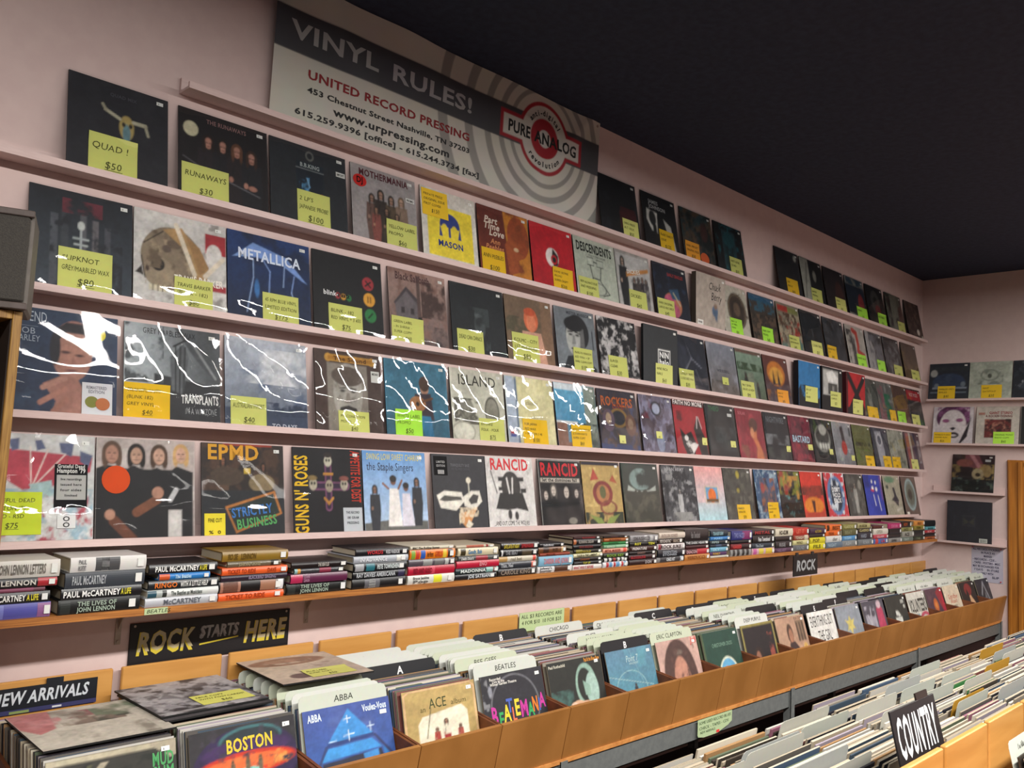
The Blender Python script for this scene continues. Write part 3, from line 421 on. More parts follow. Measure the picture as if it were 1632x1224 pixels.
# ------------------------------------------------------------------ row 3
W_(3, 22, 178.6, 'navy portrait sleeve of a thoughtful man with a hand at his chin, strong glare', 'V 2c3e58 24304c; N .3 3.0 38506c; E .58 .28 .18 .2 a8786c; E .56 .4 .19 .26 b08070; P .38 .34 .4 .18 .5 .1 .66 .1 .76 .24 .74 .3 .66 .2 .5 .2 2c2a30; E .5 .39 .045 .014 4a3434; E .63 .41 .04 .012 4a3434; P .57 .42 .61 .5 .55 .5 9a6c60; E .4 .36 .05 .16 2a2a32; E .56 .56 .05 .012 6c4444; P .3 .7 .5 .6 .62 .64 .72 .8 .74 1 .38 1 .42 .86 a8786a; L .3 .74 .5 .64 .05 b88878; L .28 .88 .5 .74 .05 b07c6c; L .4 .96 .52 .84 .05 a87464', [('LEGEND', .02, .13, .1, 'b8c4d0', '', .3), ('BOB', .04, .25, .06, 'a8b4c0', ''), ('MARLEY', .02, .32, .06, 'a8b4c0', '', .24), ('____', .02, .17, .05, '8a96a4', '', .22)], film='m', extra=[('yellow_round_sticker', 'E', .755, .12, .88, .245, 'f0e050', []), ('heart_sticker', 'R', .66, .66, .955, .965, 'dcdde0', [('REMASTERED', .8, .72, .03, '8a8a90', .2), ('EDITION', .8, .76, .03, '8a8a90', .16)]), ('heart_print', 'E', .69, .79, .82, .9, '8a8c4c', []), ('heart_print', 'E', .79, .8, .93, .92, 'c07c54', [])], n=88)
W_(3, 196, 354, 'grey and white spiked-machine sleeve with a gold $40 note', 'U b0b8bc 3a3e42; P .5 0 1 0 1 .6 .72 .3 4c5054; P .3 .5 1 .6 1 1 .3 1 2c2e32; S 0 0 .4 .6 .5 7.0 4a5054; L .5 .2 .66 .1 .02 2a2a2c; P .46 .32 .6 .16 .66 .3 .6 .7 .48 .66 5c6064; L .52 .2 .52 .7 .014 202224; L .57 .2 .56 .7 .014 202224; L .62 .2 .6 .7 .014 202224; L .7 .15 .95 .5 .025 8a8e90', [('TRANSPLANTS', .58, .78, .09, 'e8e8e6', 'bj', .4), ('IN A WARZONE', .62, .89, .065, '9a9c9e', 'j', .34), ('GREY MARBLED WAX', .18, .1, .06, '2a2a2c', 'j', .55)], note=(.0, .46, .37, 'g', 'TRANSPLANTS|(BLINK 182)|GREY VINYL|$40'), film='s', n=88)
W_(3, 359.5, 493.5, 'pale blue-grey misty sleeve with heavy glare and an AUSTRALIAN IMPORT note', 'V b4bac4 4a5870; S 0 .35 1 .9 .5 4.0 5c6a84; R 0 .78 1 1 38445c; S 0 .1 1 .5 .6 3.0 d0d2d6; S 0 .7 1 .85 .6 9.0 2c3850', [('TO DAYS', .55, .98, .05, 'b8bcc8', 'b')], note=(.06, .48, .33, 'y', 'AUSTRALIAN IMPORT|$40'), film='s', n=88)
W_(3, 505, 614, 'dark brown sleeve with a moustached grey face and a rounded gold title band', 'B 47352f; R .18 .15 .78 .98 8a8278; E .48 .5 .22 .36 a8a49c; E .48 .3 .24 .12 5c5048; P .36 .68 .48 .65 .6 .68 .62 .73 .48 .7 .34 .73 2c2624; L .36 .45 .44 .44 .016 3a322c; L .52 .44 .6 .45 .016 3a322c; E .4 .48 .035 .014 302824; E .56 .48 .035 .014 302824; P .46 .5 .5 .5 .53 .62 .43 .62 8a8278; L .43 .77 .54 .77 .014 5a4a44; S .26 .2 .7 .95 .25 7.0 7c746a; R .2 .05 .86 .13 c8963c; E .2 .09 .05 .05 c8963c; E .86 .09 .05 .05 c8963c; R .2 .065 .86 .115 a87420', [('The Sound', .28, .115, .05, '5c3c14', 'b', .5)], note=(.32, .78, .27, 'y', 'M - CONDITION|MONO|$40'), film='s', extra=[('white_sticker', 'R', .84, .2, .97, .34, 'd8d8d4', [('MONO', .905, .25, .03, '333333', .1)])], n=80)
W_(3, 614.5, 723, 'teal sleeve with a seated guitarist and a bright green $50 note', 'B 3a7088; N .3 8.0 44809a; R 0 .72 1 1 34647a; E .62 .33 .07 .1 b88a70; E .62 .28 .085 .1 4a3428; P .46 .42 .72 .4 .76 .75 .44 .72 3c3038; E .5 .55 .13 .1 a87448; L .56 .52 .74 .46 .03 6a4428; P .48 .7 .7 .7 .74 .96 .6 .96 2c78a0; E .5 .55 .03 .03 2a1c14', note=(.13, .55, .35, 'l', 'WHITE LABEL|PROMO|$50'), film='s', n=80)
W_(3, 724, 811, 'cream sleeve with swirly black lettering at the top and pale guitars', 'B c6c5b6; P .05 .46 .35 .4 .45 .6 .2 .72 8a887c; S .05 .4 .5 .75 .5 10.0 5c5a50; E .75 .56 .13 .2 8a887c; O .75 .56 .13 .2 .02 4a4840; E .2 .86 .2 .13 d8d6c8; O .2 .86 .2 .13 .015 a09e90', [('ISLAND', .14, .22, .15, '34342e', '', .72)], note=(.48, .96, .33, 'y', 'RA LAKE|FOLK - FOLK|$75'), film='s', n=72)
W_(3, 812.6, 890, 'cream and pale blue sleeve with heavy streaked glare and a gold $100 note', 'B d8d2a6; R 0 0 .2 1 b0bccc; R .2 0 .24 1 5c7494; R .05 .78 .16 .84 a83c44; R .05 .84 .16 .88 3c4c94; N .15 4.0 e4dfb8', [('classics', .4, .4, .06, '8a8468', 'i'), ('vol.2', .5, .6, .05, '8a8468', 'i')], note=(.3, .82, .38, 'g', 'FOR JAPAN|RED WAX|+ MOTION 3 45|$100'), film='s', n=64)
W_(3, 892, 958.6, 'bright blue sky sleeve with photo strips along its lower half', 'V 6ab0d0 2c6c94; R .0 .0 .7 .1 d8e0e4; R .0 .6 .5 1 8a6454; R .25 .62 .5 .9 5c88a0; R .72 0 1 1 5c6a5c; S .7 0 1 1 .6 8.0 8a948a; S .5 .6 1 1 .6 9.0 48504c; R .0 .58 .5 .61 e0e0dc', note=(.32, .8, .36, 'g', 'WITH NICK TAYLOR|& JOHN WAITE|SUPER COPY|$60'), film='s', n=64)
W_(3, 961, 1024, 'dark multicoloured psychedelic sleeve with two oval portraits and an orange title', 'B 322c38; S 0 .2 1 1 .4 7.0 3c4468; E .5 .55 .2 .26 20222c; O .5 .45 .2 .14 .04 8a6a34; E .24 .5 .15 .18 5c4a5c; E .24 .47 .07 .09 a89078; E .8 .55 .14 .18 6a4a3c; E .8 .53 .07 .09 907864; R 0 .88 1 1 243c6c; N .2 11.0 5c4434', [('ROCKERS', .08, .26, .15, 'b86030', 'b', .82), ('LIVE', .36, .3, .08, '8a3c34', 'b', .3)], note=(.46, .62, .13, 'p', '$25', .14), n=64)
W_(3, 1028, 1081, 'lavender-grey collage sleeve with a round eye-like swirl', 'B 6a6478; N .5 6.0 4a3c48; N .4 7.0 8a88a0; E .5 .22 .14 .11 a8b0c8; O .5 .22 .14 .11 .04 2c2c38; E .55 .78 .12 .18 8c94ac; S 0 .1 .4 .4 .5 5.0 6c2c3c', note=(.42, .6, .12, 'p', '$22', .27), film='s', n=60)
W_(3, 1082, 1132.5, 'red sleeve with a snarling black and white dog', 'B a41e2a; R 0 0 1 .1 1c1418; S .1 .2 .7 .5 .6 6.0 5c141c; P .15 .5 .3 .62 .5 .55 .62 .75 .55 .98 .3 .98 .2 .8 1c181a; E .33 .68 .06 .05 e8e4e0; P .4 .8 .56 .75 .7 .78 .5 .95 e8e4e0; P .6 .5 .75 .25 .84 .5 .98 .7 1 1 .76 1 201a1c; S .3 .6 .7 1 .35 9.0 e0dcd8; L .74 .28 .7 .48 .03 d8d4d0; L .78 .28 .86 .48 .02 d8d4d0', [('FAITH NO MORE', .02, .085, .08, 'f0e8e4', 'b', .94)], note=(.82, .98, .13, 'p', '$20', .22), n=60)
W_(3, 1134, 1181, 'black sleeve with small dim green lettering at the top', 'B 24282a; N .4 6.0 303638; R 0 .86 1 1 1c1e20; S .1 .4 .9 .7 .5 7.0 3a4244', [('THEO', .12, .12, .09, '2c6c48', 'b', .36)], note=(.74, .92, .12, 'p', '$20', .22), extra=[('white_sticker', 'R', .75, .14, .9, .2, 'd0d2d0', [])])
W_(3, 1182.5, 1225.5, 'crimson sleeve with a glowing orange woman in profile', 'B 8a2e3a; N .4 5.0 a83c48; S 0 .7 1 1 .6 4.0 8a5044; P .5 .3 .75 .34 .7 .55 .85 .8 .9 1 .6 1 .66 .75 .55 .55 c87c54; E .62 .3 .16 .14 5c3c34; E .55 .46 .07 .1 d89870', [('SOLAR', .1, .12, .06, 'c87880', 'b')], sticker=False)
W_(3, 1227, 1265.5, 'black sleeve with a grey title and painted white glare band, right of the crimson one', 'B 20242a; N .3 4.0 2c3034; S 0 .45 1 .65 .7 3.0 7c8084; S 0 .7 1 1 .5 5.0 3c4240', [('NIGHTWIRE', .1, .2, .12, '6a7076', 'b', .74)], note=(.8, .98, .12, 'p', '$18', .22))  # the pale band is glare painted into the cover colours
W_(3, 1266.5, 1301.5, 'red and dark blotched sleeve with white block lettering in the middle', 'B 78283a; N .6 5.0 4a1c2a; N .3 6.0 983044; S .2 .6 .9 1 .5 4.0 a03440', [('BASTARD', .1, .55, .14, 'b8d8e8', 'b', .8)], note=(.76, .98, .12, 'p', '$20', .3))
W_(3, 1302.5, 1335, 'black sleeve with a pale gleaming domed oval like a screaming head', 'B 232325; E .5 .42 .38 .3 8a8a84; E .5 .36 .32 .22 3c3c3a; E .55 .22 .18 .12 b0b0a8; R .3 .52 .8 .64 d0d0c8; L .42 .5 .42 .66 .03 232325; L .55 .5 .55 .66 .03 232325; L .68 .5 .68 .66 .03 232325', note=(.74, .92, .12, 'p', '$18', .24))
W_(3, 1336, 1366.5, 'silver grey sleeve with a dark figure and a red splash', 'V 9a9a9e 74767c; S 0 .6 1 1 .6 4.0 b0b0b4; P .4 .1 .56 .08 .62 .5 .45 .5 3c3438; E .52 .58 .14 .16 b03c34; R .86 .1 .96 .3 4a4a50', note=(.8, .98, .12, 'p', '$18', .14))
W_(3, 1367.5, 1398, 'plain olive green sleeve with a thin dark band across it', 'B 66693f; N .3 4.0 74764c; S .1 .42 .9 .5 .8 7.0 3c3e2a', note=(.5, .98, .27, 'g', 'MARBLED|$40'))
W_(3, 1399.5, 1423, 'dark grey sleeve with a white shirt shape, half hidden by gold notes', 'B 3a3c48; P .2 .1 .6 .08 .7 .6 .6 1 .3 1 a8a8b0; E .45 .3 .12 .12 5c5c68; O .45 .3 .14 .14 .04 d0d0d4', note=(.5, 1, .3, 'g', 'LP+CD|$30'))
W_(3, 1424, 1449.5, 'pale greenish-grey sleeve with scattered soft drawings', 'B a2a394; N .4 5.0 7c7e70; N .2 7.0 5c5e54; S .3 .3 .8 .8 .3 5.0 c0c2b4', note=(.05, .55, .3, 'g', 'LP+CD|$30'))
W_(3, 1451, 1475, 'patchwork sleeve of pink, cream and violet strips at the far end of the fourth ledge', 'B 6a5058; R .1 0 .3 1 a8605c; R .3 0 .42 1 c8c0b4; R .55 0 .75 1 4c4054; R .78 .2 .95 .8 b0a8ac; N .3 7.0 7c5c58', note=(.18, .64, .28, 'p', 'MINT|$30'))
# ------------------------------------------------------------------ row 4
W_(4, -19, 137.7, 'white sleeve with a wide red fan and a $75 note beside the cabinet', 'B cfd0ce; P .2 .14 .98 .2 .96 .34 .6 .48 .36 .52 .16 .4 b84454; P .2 .06 .3 .04 .3 .14 .24 .16 5c6484; P .44 .06 .5 .05 .54 .13 .46 .15 5c6484; P .66 .07 .8 .07 .78 .2 .68 .16 5c6484; P .86 .14 .98 .18 .94 .3 .86 .24 5c6484; L .42 .5 .4 .12 .012 e8d8d0; L .42 .5 .56 .14 .012 e8d8d0; L .42 .5 .72 .18 .012 e8d8d0; P .4 .46 .6 .42 .62 .56 .46 .6 a8c4c4; S 0 .5 1 1 .5 9.0 a0bcc8; S 0 .55 1 1 .4 10.0 b0505c; S 0 .6 1 1 .4 12.0 dcdcdc', note=(.0, .52, .38, 'd2e044', 'GRATEFUL DEAD|HAMPTON \'79|SEALED - RSD|$75', .09), film='s', extra=[('black_hype_sticker', 'R', .625, .27, .935, .67, '1e1e20', [('Grateful Dead', .78, .305, .035, 'd8d8d4', .26), ("Hampton '79", .78, .35, .042, 'e8e8e4', .27)]), ('white_info_panel', 'R', .645, .37, .92, .6, 'b8b8b4', [('live recordings', .78, .42, .022, '4a4a4a', .2), ('issued here', .78, .47, .022, '4a4a4a', .2), ('four sides', .78, .52, .022, '4a4a4a', .2), ('limited', .78, .57, .022, '4a4a4a', .12)]), ('white_emblem_sticker', 'R', .66, .74, .83, .86, 'e8e8e6', [('O', .745, .795, .045, '4a4a4a', .07), ('O', .745, .85, .045, '4a4a4a', .07)])], n=88)
W_(4, 139, 303.7, 'glossy band photo sleeve of four long-haired men with an orange round sticker', 'V b8ada8 a89c98; S 0 .1 1 .6 .4 4.0 d0c8c4; P 0 .3 .1 .26 .3 .3 .36 .26 .5 .32 .6 .28 .72 .34 .8 .26 .98 .32 .98 1 0 1 17171b; H .15 .15 .085 b08470 5c4434; H .39 .16 .08 c09a84 18120f; H .62 .16 .08 c49e88 4a3424; H .85 .14 .075 c8a08c c09c68; R .72 .7 .86 1 d0ccc8; L .18 .8 .36 .98 .1 6a3c28; L .4 .72 .6 .6 .09 7c4c34; L .74 .6 .8 .5 .05 c8c8c8; E .14 .74 .05 .05 b88a74; E .61 .53 .06 .06 b88a74; R .2 .3 .9 .34 18181c', [('', 0, 0, .1, '000000')], extra=[('orange_round_sticker', 'E', .055, .27, .33, .54, 'd4562c', [])], n=88, film='m', sticker=False)
W_(4, 321.7, 457, 'dark brown sleeve with gold lettering and a tilted blue and green word plate', 'B 2c221f; S 0 0 1 .5 .5 6.0 4a3428; R .25 .0 .85 .02 a83c28; F .25 .14 .5 5c4434 8a5c44 201814; F .74 .2 .45 4c3a30 7c5440 1c1512; E .3 .35 .2 .1 4c3c30; E .72 .42 .16 .1 8a7858; R .5 .26 .58 .32 c8a83c; R 0 .5 1 1 24272c; P .27 .67 .88 .5 .97 .75 .4 .95 c07c3c; P .3 .69 .86 .53 .94 .74 .41 .92 24302c', [('EPMD', .38, .17, .16, 'd8a030', 'bc'), ('STRICTLY', .6, .76, .1, '3c78c0', 'bcs', .5), ('BUSINESS', .66, .88, .1, '5ca864', 'bcs', .5)], extra=[('yellow_square_sticker', 'R', .03, .74, .27, .99, 'ecdc44', [('FINE CUT', .15, .83, .04, '5c5420', .16), ('%  0', .15, .95, .035, '5c5420', .14)])], film='m', n=88)
W_(4, 471.5, 581, 'black sleeve with a cross of skull heads and vertical yellow and red lettering', 'B 17151a; L .5 .12 .5 .68 .1 7c4a6c; L .28 .44 .76 .44 .1 7c4a6c; L .5 .12 .5 .68 .06 34203c; L .28 .44 .76 .44 .06 34203c; L .44 .3 .56 .3 .03 c88c3c; L .44 .58 .5 .64 .03 c88c3c; L .56 .58 .5 .64 .03 c88c3c; E .5 .15 .055 .065 c8c4b0; E .28 .42 .055 .07 b8b09c; E .73 .42 .055 .07 b8b09c; E .51 .44 .055 .07 a89c88; E .48 .14 .014 .018 201c1c; E .52 .14 .014 .018 201c1c; E .49 .43 .014 .018 201c1c; E .53 .43 .014 .018 201c1c; E .26 .41 .014 .018 201c1c; E .3 .41 .014 .018 201c1c; E .71 .41 .014 .018 201c1c; E .75 .41 .014 .018 201c1c; E .5 .08 .06 .03 2c2420; E .27 .35 .065 .03 8a7448; E .73 .35 .065 .03 8a5048', [("GUNS N' ROSES", .2, .98, .17, 'e8bc28', 'bv', .96), ('APPETITE FOR DEST', .84, .02, .13, 'c43c2c', 'bV', .66)], extra=[('white_hype_sticker', 'R', .7, .69, .985, 1, 'c8ccd0', [('THIS RECORD', .84, .76, .028, '5c6064', .2), ('180 GRAM', .84, .82, .028, '5c6064', .18), ('PRESSING', .84, .88, .028, '5c6064', .18)])], film='m', n=80)
W_(4, 583, 686, 'sky blue sleeve with four singers on a hill, two in white dresses', 'V 5c90c8 b0c4dc; P 0 .88 .4 .84 1 .86 1 1 0 1 5c5c58; F .17 .42 .56 22242c 7c5c4c 1c1816; F .84 .32 .6 22242c 7c5c4c 1c1816; P .4 .46 .54 .46 .58 .92 .36 .92 e0dcd8; E .46 .37 .045 .05 6c4a3c; E .46 .34 .055 .045 201814; L .38 .46 .3 .4 .03 7c5444; L .54 .46 .6 .36 .03 7c5444; P .6 .52 .72 .52 .78 .92 .58 .92 d0ccd8; E .66 .45 .04 .045 6c4a3c; E .66 .42 .05 .04 201814', [('SWING LOW SWEET CHARIOT', .06, .11, .08, 'd8c85c', '', .88), ('the Staple Singers', .06, .24, .1, '2c3448', '', .74)], film='', n=80)
W_(4, 695, 782, 'charcoal sleeve with a white folded-paper model machine and small orange rocks', 'B 2b2b30; P .06 .54 .2 .48 .52 .5 .56 .62 .4 .74 .12 .7 e0dcd0; P .1 .6 .2 .54 .5 .56 .52 .6 .2 .62 4a4844; P .54 .56 .7 .48 .86 .48 .9 .62 .74 .74 .56 .68 d8d4c8; P .64 .6 .74 .52 .84 .54 .8 .64 .68 .66 3c3a38; L .66 .5 .66 .36 .02 c8c4b4; E .66 .34 .045 .04 d8d0bc; P .46 .78 .8 .7 .66 .9 .58 .98 .5 .9 c88c54; P .56 .94 .62 .86 .7 .92 .62 .98 e0d8c4; S .45 .7 .85 .95 .3 8.0 d8c8ac', [('TRANQUILITY BASE', .34, .16, .04, '6a6a70', '', .36), ('HOTEL AND CASINO', .36, .205, .03, '54545a', '', .34)], extra=[('black_hype_sticker', 'R', .04, .03, .28, .28, '141416', [('LIMITED', .16, .12, .03, '9a9a9a', .16), ('EDITION', .16, .17, .03, '9a9a9a', .16), ('||||||', .16, .25, .04, 'd8d8d8', .12)])], film='', n=72)
W_(4, 784, 855, 'white sleeve with red lettering and a hunched black figure', 'B d0cdca; S 0 0 1 1 .15 9.0 a8a4a2; E .5 .42 .2 .22 34302f; P .26 .5 .74 .5 .84 .76 .6 .72 .4 .74 .16 .72 242222; R .24 .28 .4 .34 2a2828; R .62 .28 .78 .34 2a2828; R .24 .42 .36 .47 2a2828; R .7 .44 .82 .5 2a2828; L .42 .3 .46 .5 .03 d0cdca; L .54 .3 .52 .5 .03 d0cdca; E .44 .8 .04 .07 302c2c; E .58 .82 .04 .06 302c2c; L .1 .2 .2 .5 .02 4a4646', [('RANCID', .5, .18, .16, 'c8363c', 'bc', .82), ('...AND OUT COME THE WOLVES', .1, .95, .06, '2c2a2a', 'j', .74)], film='', n=68)
W_(4, 866, 935, 'black sleeve with red lettering and four pale faces in a row', 'B 1c1c1f; H .14 .53 .06 d0c4ba 2a2624; H .32 .46 .07 d8ccc2 58544e; H .62 .48 .08 d8ccc2 1c1a1a; H .86 .5 .06 d0c4ba 2c2826; P .06 .66 .24 .6 .44 .62 .4 1 .04 1 141416; P .54 .64 .76 .6 .98 .66 .98 1 .5 1 141416; E .72 .91 .1 .05 8a867c; R .04 .28 .96 .34 d0c8bc; R 0.0 0.0 1.0 .02 b0aca8; R 0.0 0.0 .015 1.0 b0aca8', [('RANCID', .5, .24, .19, 'd0343c', 'bc', .9), ('let the dominoes fall', .08, .33, .05, '242222', 'b', .82)], n=68)
W_(4, 936, 998, 'mustard sleeve with a dark red flower-like ring and green leaves at its foot', 'B ae9258; S 0 .1 1 .7 .4 7.0 c8ac6c; R 0 0 1 .06 241e2c; P .2 .3 .3 .1 .42 .28 a84838; P .7 .3 .8 .2 .9 .34 a05038; E .5 .5 .26 .2 7c3430; E .5 .5 .17 .14 a87048; E .5 .48 .08 .1 5c5c38; O .62 .72 .2 .1 .03 7c4434; S 0 .78 1 1 .8 6.0 2c3020; P .1 .82 .4 .88 .5 1 .3 .96 7c8c44; P .9 .82 .6 .88 .5 1 .7 .96 7c8c44', film='', n=60)
W_(4, 1000, 1059, 'dark green misty sleeve with a castle-like ridge under a pale sky', 'V 24382f 2c302a; E .5 .26 .3 .18 7c9490; S 0 0 1 .4 .5 4.0 22322e; P .15 .36 .4 .46 .7 .44 .9 .36 .9 .56 .1 .5 b0b8b0; P 0 .44 .3 .46 .34 .42 .38 .47 .44 .43 .5 .47 .6 .42 .66 .46 1 .44 1 1 0 1 2c3226; S 0 .5 1 1 .5 7.0 4a4c3c', sticker=True, n=60)
W_(4, 1064, 1117, 'dark grey crowd photograph sleeve with a small framed label at upper left', 'B 46464a; N .6 9.0 2c2c30; N .35 10.0 8a8a8c; F .5 .4 .5 b0b0b0 a09c98 3a3a3c; R .12 .16 .3 .26 7c7c7c; S .2 .8 .8 1 .6 4.0 8a8a88', [('AS AN ARMY', .1, .1, .06, '9a9a9c', 'b', .6)], film='', n=56)
W_(4, 1119, 1160.5, 'pink to pale blue sleeve with a small square picture of an orange sun', 'V e0a09c a8d0d8; S 0 .4 1 .65 .4 2.0 d8b8b8; R .3 .35 .78 .66 cbb89c; R .33 .37 .75 .64 6c9cc0; E .54 .52 .14 .13 d87030; R .33 .58 .75 .64 6a4c2c', film='', sticker=False, n=48)
W_(4, 1162, 1208, 'dark olive-grey sleeve with small yellow flecks and a gold note', 'B 4a4a44; N .5 8.0 34342f; N .35 9.0 6c6a60; E .52 .12 .06 .07 b8a83c; E .48 .42 .05 .04 a89838; S .3 .3 .7 .9 .4 6.0 5c5c50', note=(.35, .82, .3, 'g', 'MARBLED|REMASTER|$30'))
W_(4, 1214, 1248.5, 'royal blue flame-bordered sleeve with a tangled scene inside', 'B 34587c; N .5 9.0 a8bcc8; N .4 8.0 24446c; R .2 .18 .82 .84 4a4c5c; S .2 .18 .82 .84 .6 8.0 9a6450; S .2 .18 .82 .84 .4 7.0 44648c; E .3 .36 .08 .1 a04440', note=(.4, .86, .34, 'g', 'EURO 6|BLUE/ORANGE|SEALED|$75'))
W_(4, 1250, 1284.5, 'black sleeve with splashes of lime, red and orange colour', 'B 221f1f; S .0 0 1 .5 .6 5.0 8a8c3c; S .2 .1 .9 .6 .5 7.0 c08c3c; S 0 0 .5 .5 .5 6.0 9a3c34; S .2 .5 .9 1 .3 8.0 5c8c8c')
W_(4, 1285.5, 1319.5, 'fiery red sleeve with a dark horizon band and an orange bowl shape', 'B c4392c; R 0 .33 1 .5 5c2c24; S 0 .3 1 .55 .6 5.0 8a3428; E .5 .72 .45 .18 d07c2c; P .4 .6 .56 .62 .52 .9 .44 .86 4a241c; R 0 .86 1 1 a83c2c', sticker=True, film='')
W_(4, 1323, 1356.5, 'red and blue tie-dye sleeve with white block lettering in the middle', 'B c03c44; E .5 .5 .42 .44 5c78a4; E .5 .5 .28 .36 2c3444; N .35 8.0 c8d0d8; S 0 .7 .5 1 .4 6.0 b8343c', [("DON'T", .32, .42, .1, 'e0e0e0', 'b', .4), ('HOLD', .34, .54, .1, 'e0e0e0', 'b', .36), ('BACK', .34, .66, .1, 'e0e0e0', 'b', .36)], film='')
W_(4, 1357.5, 1384.5, 'dark grey sleeve with pale figures, between the tie-dye and the royal blue sleeves', 'B 44423f; N .4 6.0 5c5a56; F .5 .2 .7 9a9a94 a89c90 3a3836; F .3 .3 .6 5c5c5a 8a8078 2a2826; E .8 .25 .1 .12 8a8880', film='')
W_(4, 1386, 1415, 'royal blue sleeve with two white dripping candle-like lines', 'B 3440a0; R 0 0 .3 .3 2c3480; E .46 .16 .04 .04 e8e8ec; E .66 .18 .04 .04 e8e8ec; E .46 .32 .06 .05 e8e4e8; E .66 .34 .06 .05 e8e4e8; L .36 .36 .5 .38 .05 c03040; L .46 .48 .5 .72 .03 e8e8ec; L .7 .5 .76 .84 .03 e8e8ec; R .9 0 1 .6 6c4c90', film='', sticker=False)
W_(4, 1417.4, 1443.5, 'cream sleeve with a dark bird-like blot and a green stain at the top', 'B bbb5a2; E .4 .1 .32 .08 7c9c80; P .5 .3 .62 .28 .7 .5 .8 .6 .72 .76 .5 .64 .36 .6 .56 .5 4c444c; E .2 .28 .08 .05 4c5450; L .6 .86 .9 .8 .06 d8d4c8')
W_(4, 1446, 1469, 'brownish-pink sleeve with a pale eye-shaped nebula at the end of the lowest ledge', 'B 6a5850; E .52 .46 .34 .38 7c8884; E .52 .46 .26 .28 6a6c60; E .5 .46 .14 .14 4c443c; O .52 .46 .34 .38 .05 9aacac', film='', extra=[('white_sticker', 'R', .08, .9, .24, .98, 'd8d4c8', [])], sticker=False)
# ------------------------------------------------------------------ far wall
def on_back(k, y0, y1, label, art, texts=(), note=None, h=.315, t=.004, **kw):
    w = y0-y1; o = record(label, art, texts, w=w, h=h, t=t, note=note, group='records displayed on the far wall', **kw)
    th = math.asin((DL-.0205)/.315) if t < .01 else .06
    o.location = (X1-(DL-.0185 if t < .01 else DL-.0145-t), (y0+y1)/2, BZ[k]+.0085); o.rotation_euler = (-th, 0, -math.pi/2)
on_back(0, -.065, -.376, 'dark blue sleeve with the front of an old car on the far wall', 'B 242a34; R .0 .1 1 .2 2c3238; E .5 .5 .4 .22 2c3a54; S .1 .3 .9 .7 .4 6.0 38465c; R .1 .66 .95 .7 8a94a0; R .05 .78 .95 .82 5c6874; R .0 .88 1 1 2c3038; E .12 .27 .09 .1 9a9c98; E .2 .62 .06 .07 6c7884; E .86 .58 .06 .07 6c7884', note=(.24, .68, .36, 'g', 'MARBLED VINYL|SEALED|$40'), film='')
on_back(0, -.38, -.694, 'pale sage sleeve with soft swirling shapes on the far wall', 'B a4ab9d; N .4 4.0 b8beb0; S .2 .2 .8 .6 .5 5.0 7c8478; O .48 .36 .2 .14 .03 7c8478; E .48 .38 .05 .06 54584f; S .0 .7 1 1 .5 4.0 c0c4b4', note=(.3, .78, .36, 'g', 'MINT|GATEFOLD|$30'), film='', sticker=False)
on_back(0, -.70, -1.012, 'dark navy sleeve cut by the right edge of the photo on the far wall', 'B 20242c; N .3 6.0 343a44; N .15 9.0 8a8e94', note=(.28, .7, .36, 'l', 'RARE|$25'), film='', sticker=False)
on_back(1, -.098, -.408, 'white sleeve with a large purple-haired face on the far wall', 'B c8c0c4; E .5 .3 .42 .34 54284c; S .1 .0 .9 .4 .5 6.0 8a5480; E .5 .5 .33 .42 cfc6c8; E .32 .38 .09 .05 8a4c74; E .66 .36 .09 .05 8a4c74; P .42 .58 .52 .54 .58 .58 .5 .64 241c24; E .52 .76 .14 .08 241c24; E .52 .77 .08 .03 c8c0c0; P .86 .5 .94 .3 .86 .8 .7 1 .66 1 241c24; R .0 .3 .05 .7 d8d2d4', note=(.04, .48, .3, 'g', 'MARBLED PURPLE|LIMITED RUN|$25'), film='', sticker=False)
on_back(1, -.43, -.742, 'cream sleeve with a dark red central photo and red heading on the far wall', 'B bdb5aa; R .2 .34 .82 .82 6c2c2a; S .2 .34 .82 .82 .5 7.0 3c2422; S .2 .34 .82 .82 .3 9.0 a06c5c; R .05 .16 .2 .22 a87464', [('GIANT STEREO', .3, .2, .07, '8a2c30', 'b', .54), ('A ROCKIN EVENING', .22, .28, .06, '6a2c2c', 'b', .62)], note=(.42, .9, .32, 'l', 'ORIGINAL MONO|RADIO COPY|$40'), film='', sticker=False)
on_back(1, -.75, -1.06, 'black and white sleeve at the right edge of the photo on the far wall', 'B b0aca4; R .0 0 .14 1 20201f; R .3 .2 .9 .9 4a4a48', film='', sticker=False)
on_back(2, -.246, -.562, 'colour stage photograph sleeve with pink light beams on the far wall', 'V 3a2428 1c201f; P .3 0 .62 0 .8 .4 .3 .3 8a5058; P .4 0 .5 0 .72 .34 .62 .36 c88c90; S .0 .26 .5 .6 .6 7.0 8a7448; S .5 .24 1 .64 .6 7.0 a8905c; E .62 .5 .14 .14 b8a884; E .62 .52 .06 .05 3a2c24; E .3 .22 .2 .1 9a5c54; E .84 .42 .1 .16 a89060; R 0 .64 1 1 1c2020; S 0 .6 1 1 .2 8.0 5c6c64', film='m', extra=[('white_sticker', 'R', .78, .12, .91, .18, 'c8c8c8', [])])
on_back(3, -.215, -.545, 'plain black box with a faint square emblem and white barcode sticker', 'B 1b1c24; R .35 .34 .65 .6 2a2b30; R .37 .36 .63 .58 1e1f27; P .38 .4 .5 .5 .38 .57 34352e; P .62 .4 .5 .5 .62 .57 34352e; L .18 .35 .18 .62 .012 2c2e38', h=.335, t=.025, film='', sticker=False, side='14151c', extra=[('barcode_sticker', 'R', .74, .87, .92, .97, 'b8bcb4', [('||||||||', .83, .94, .05, '5c605c', .14)])])
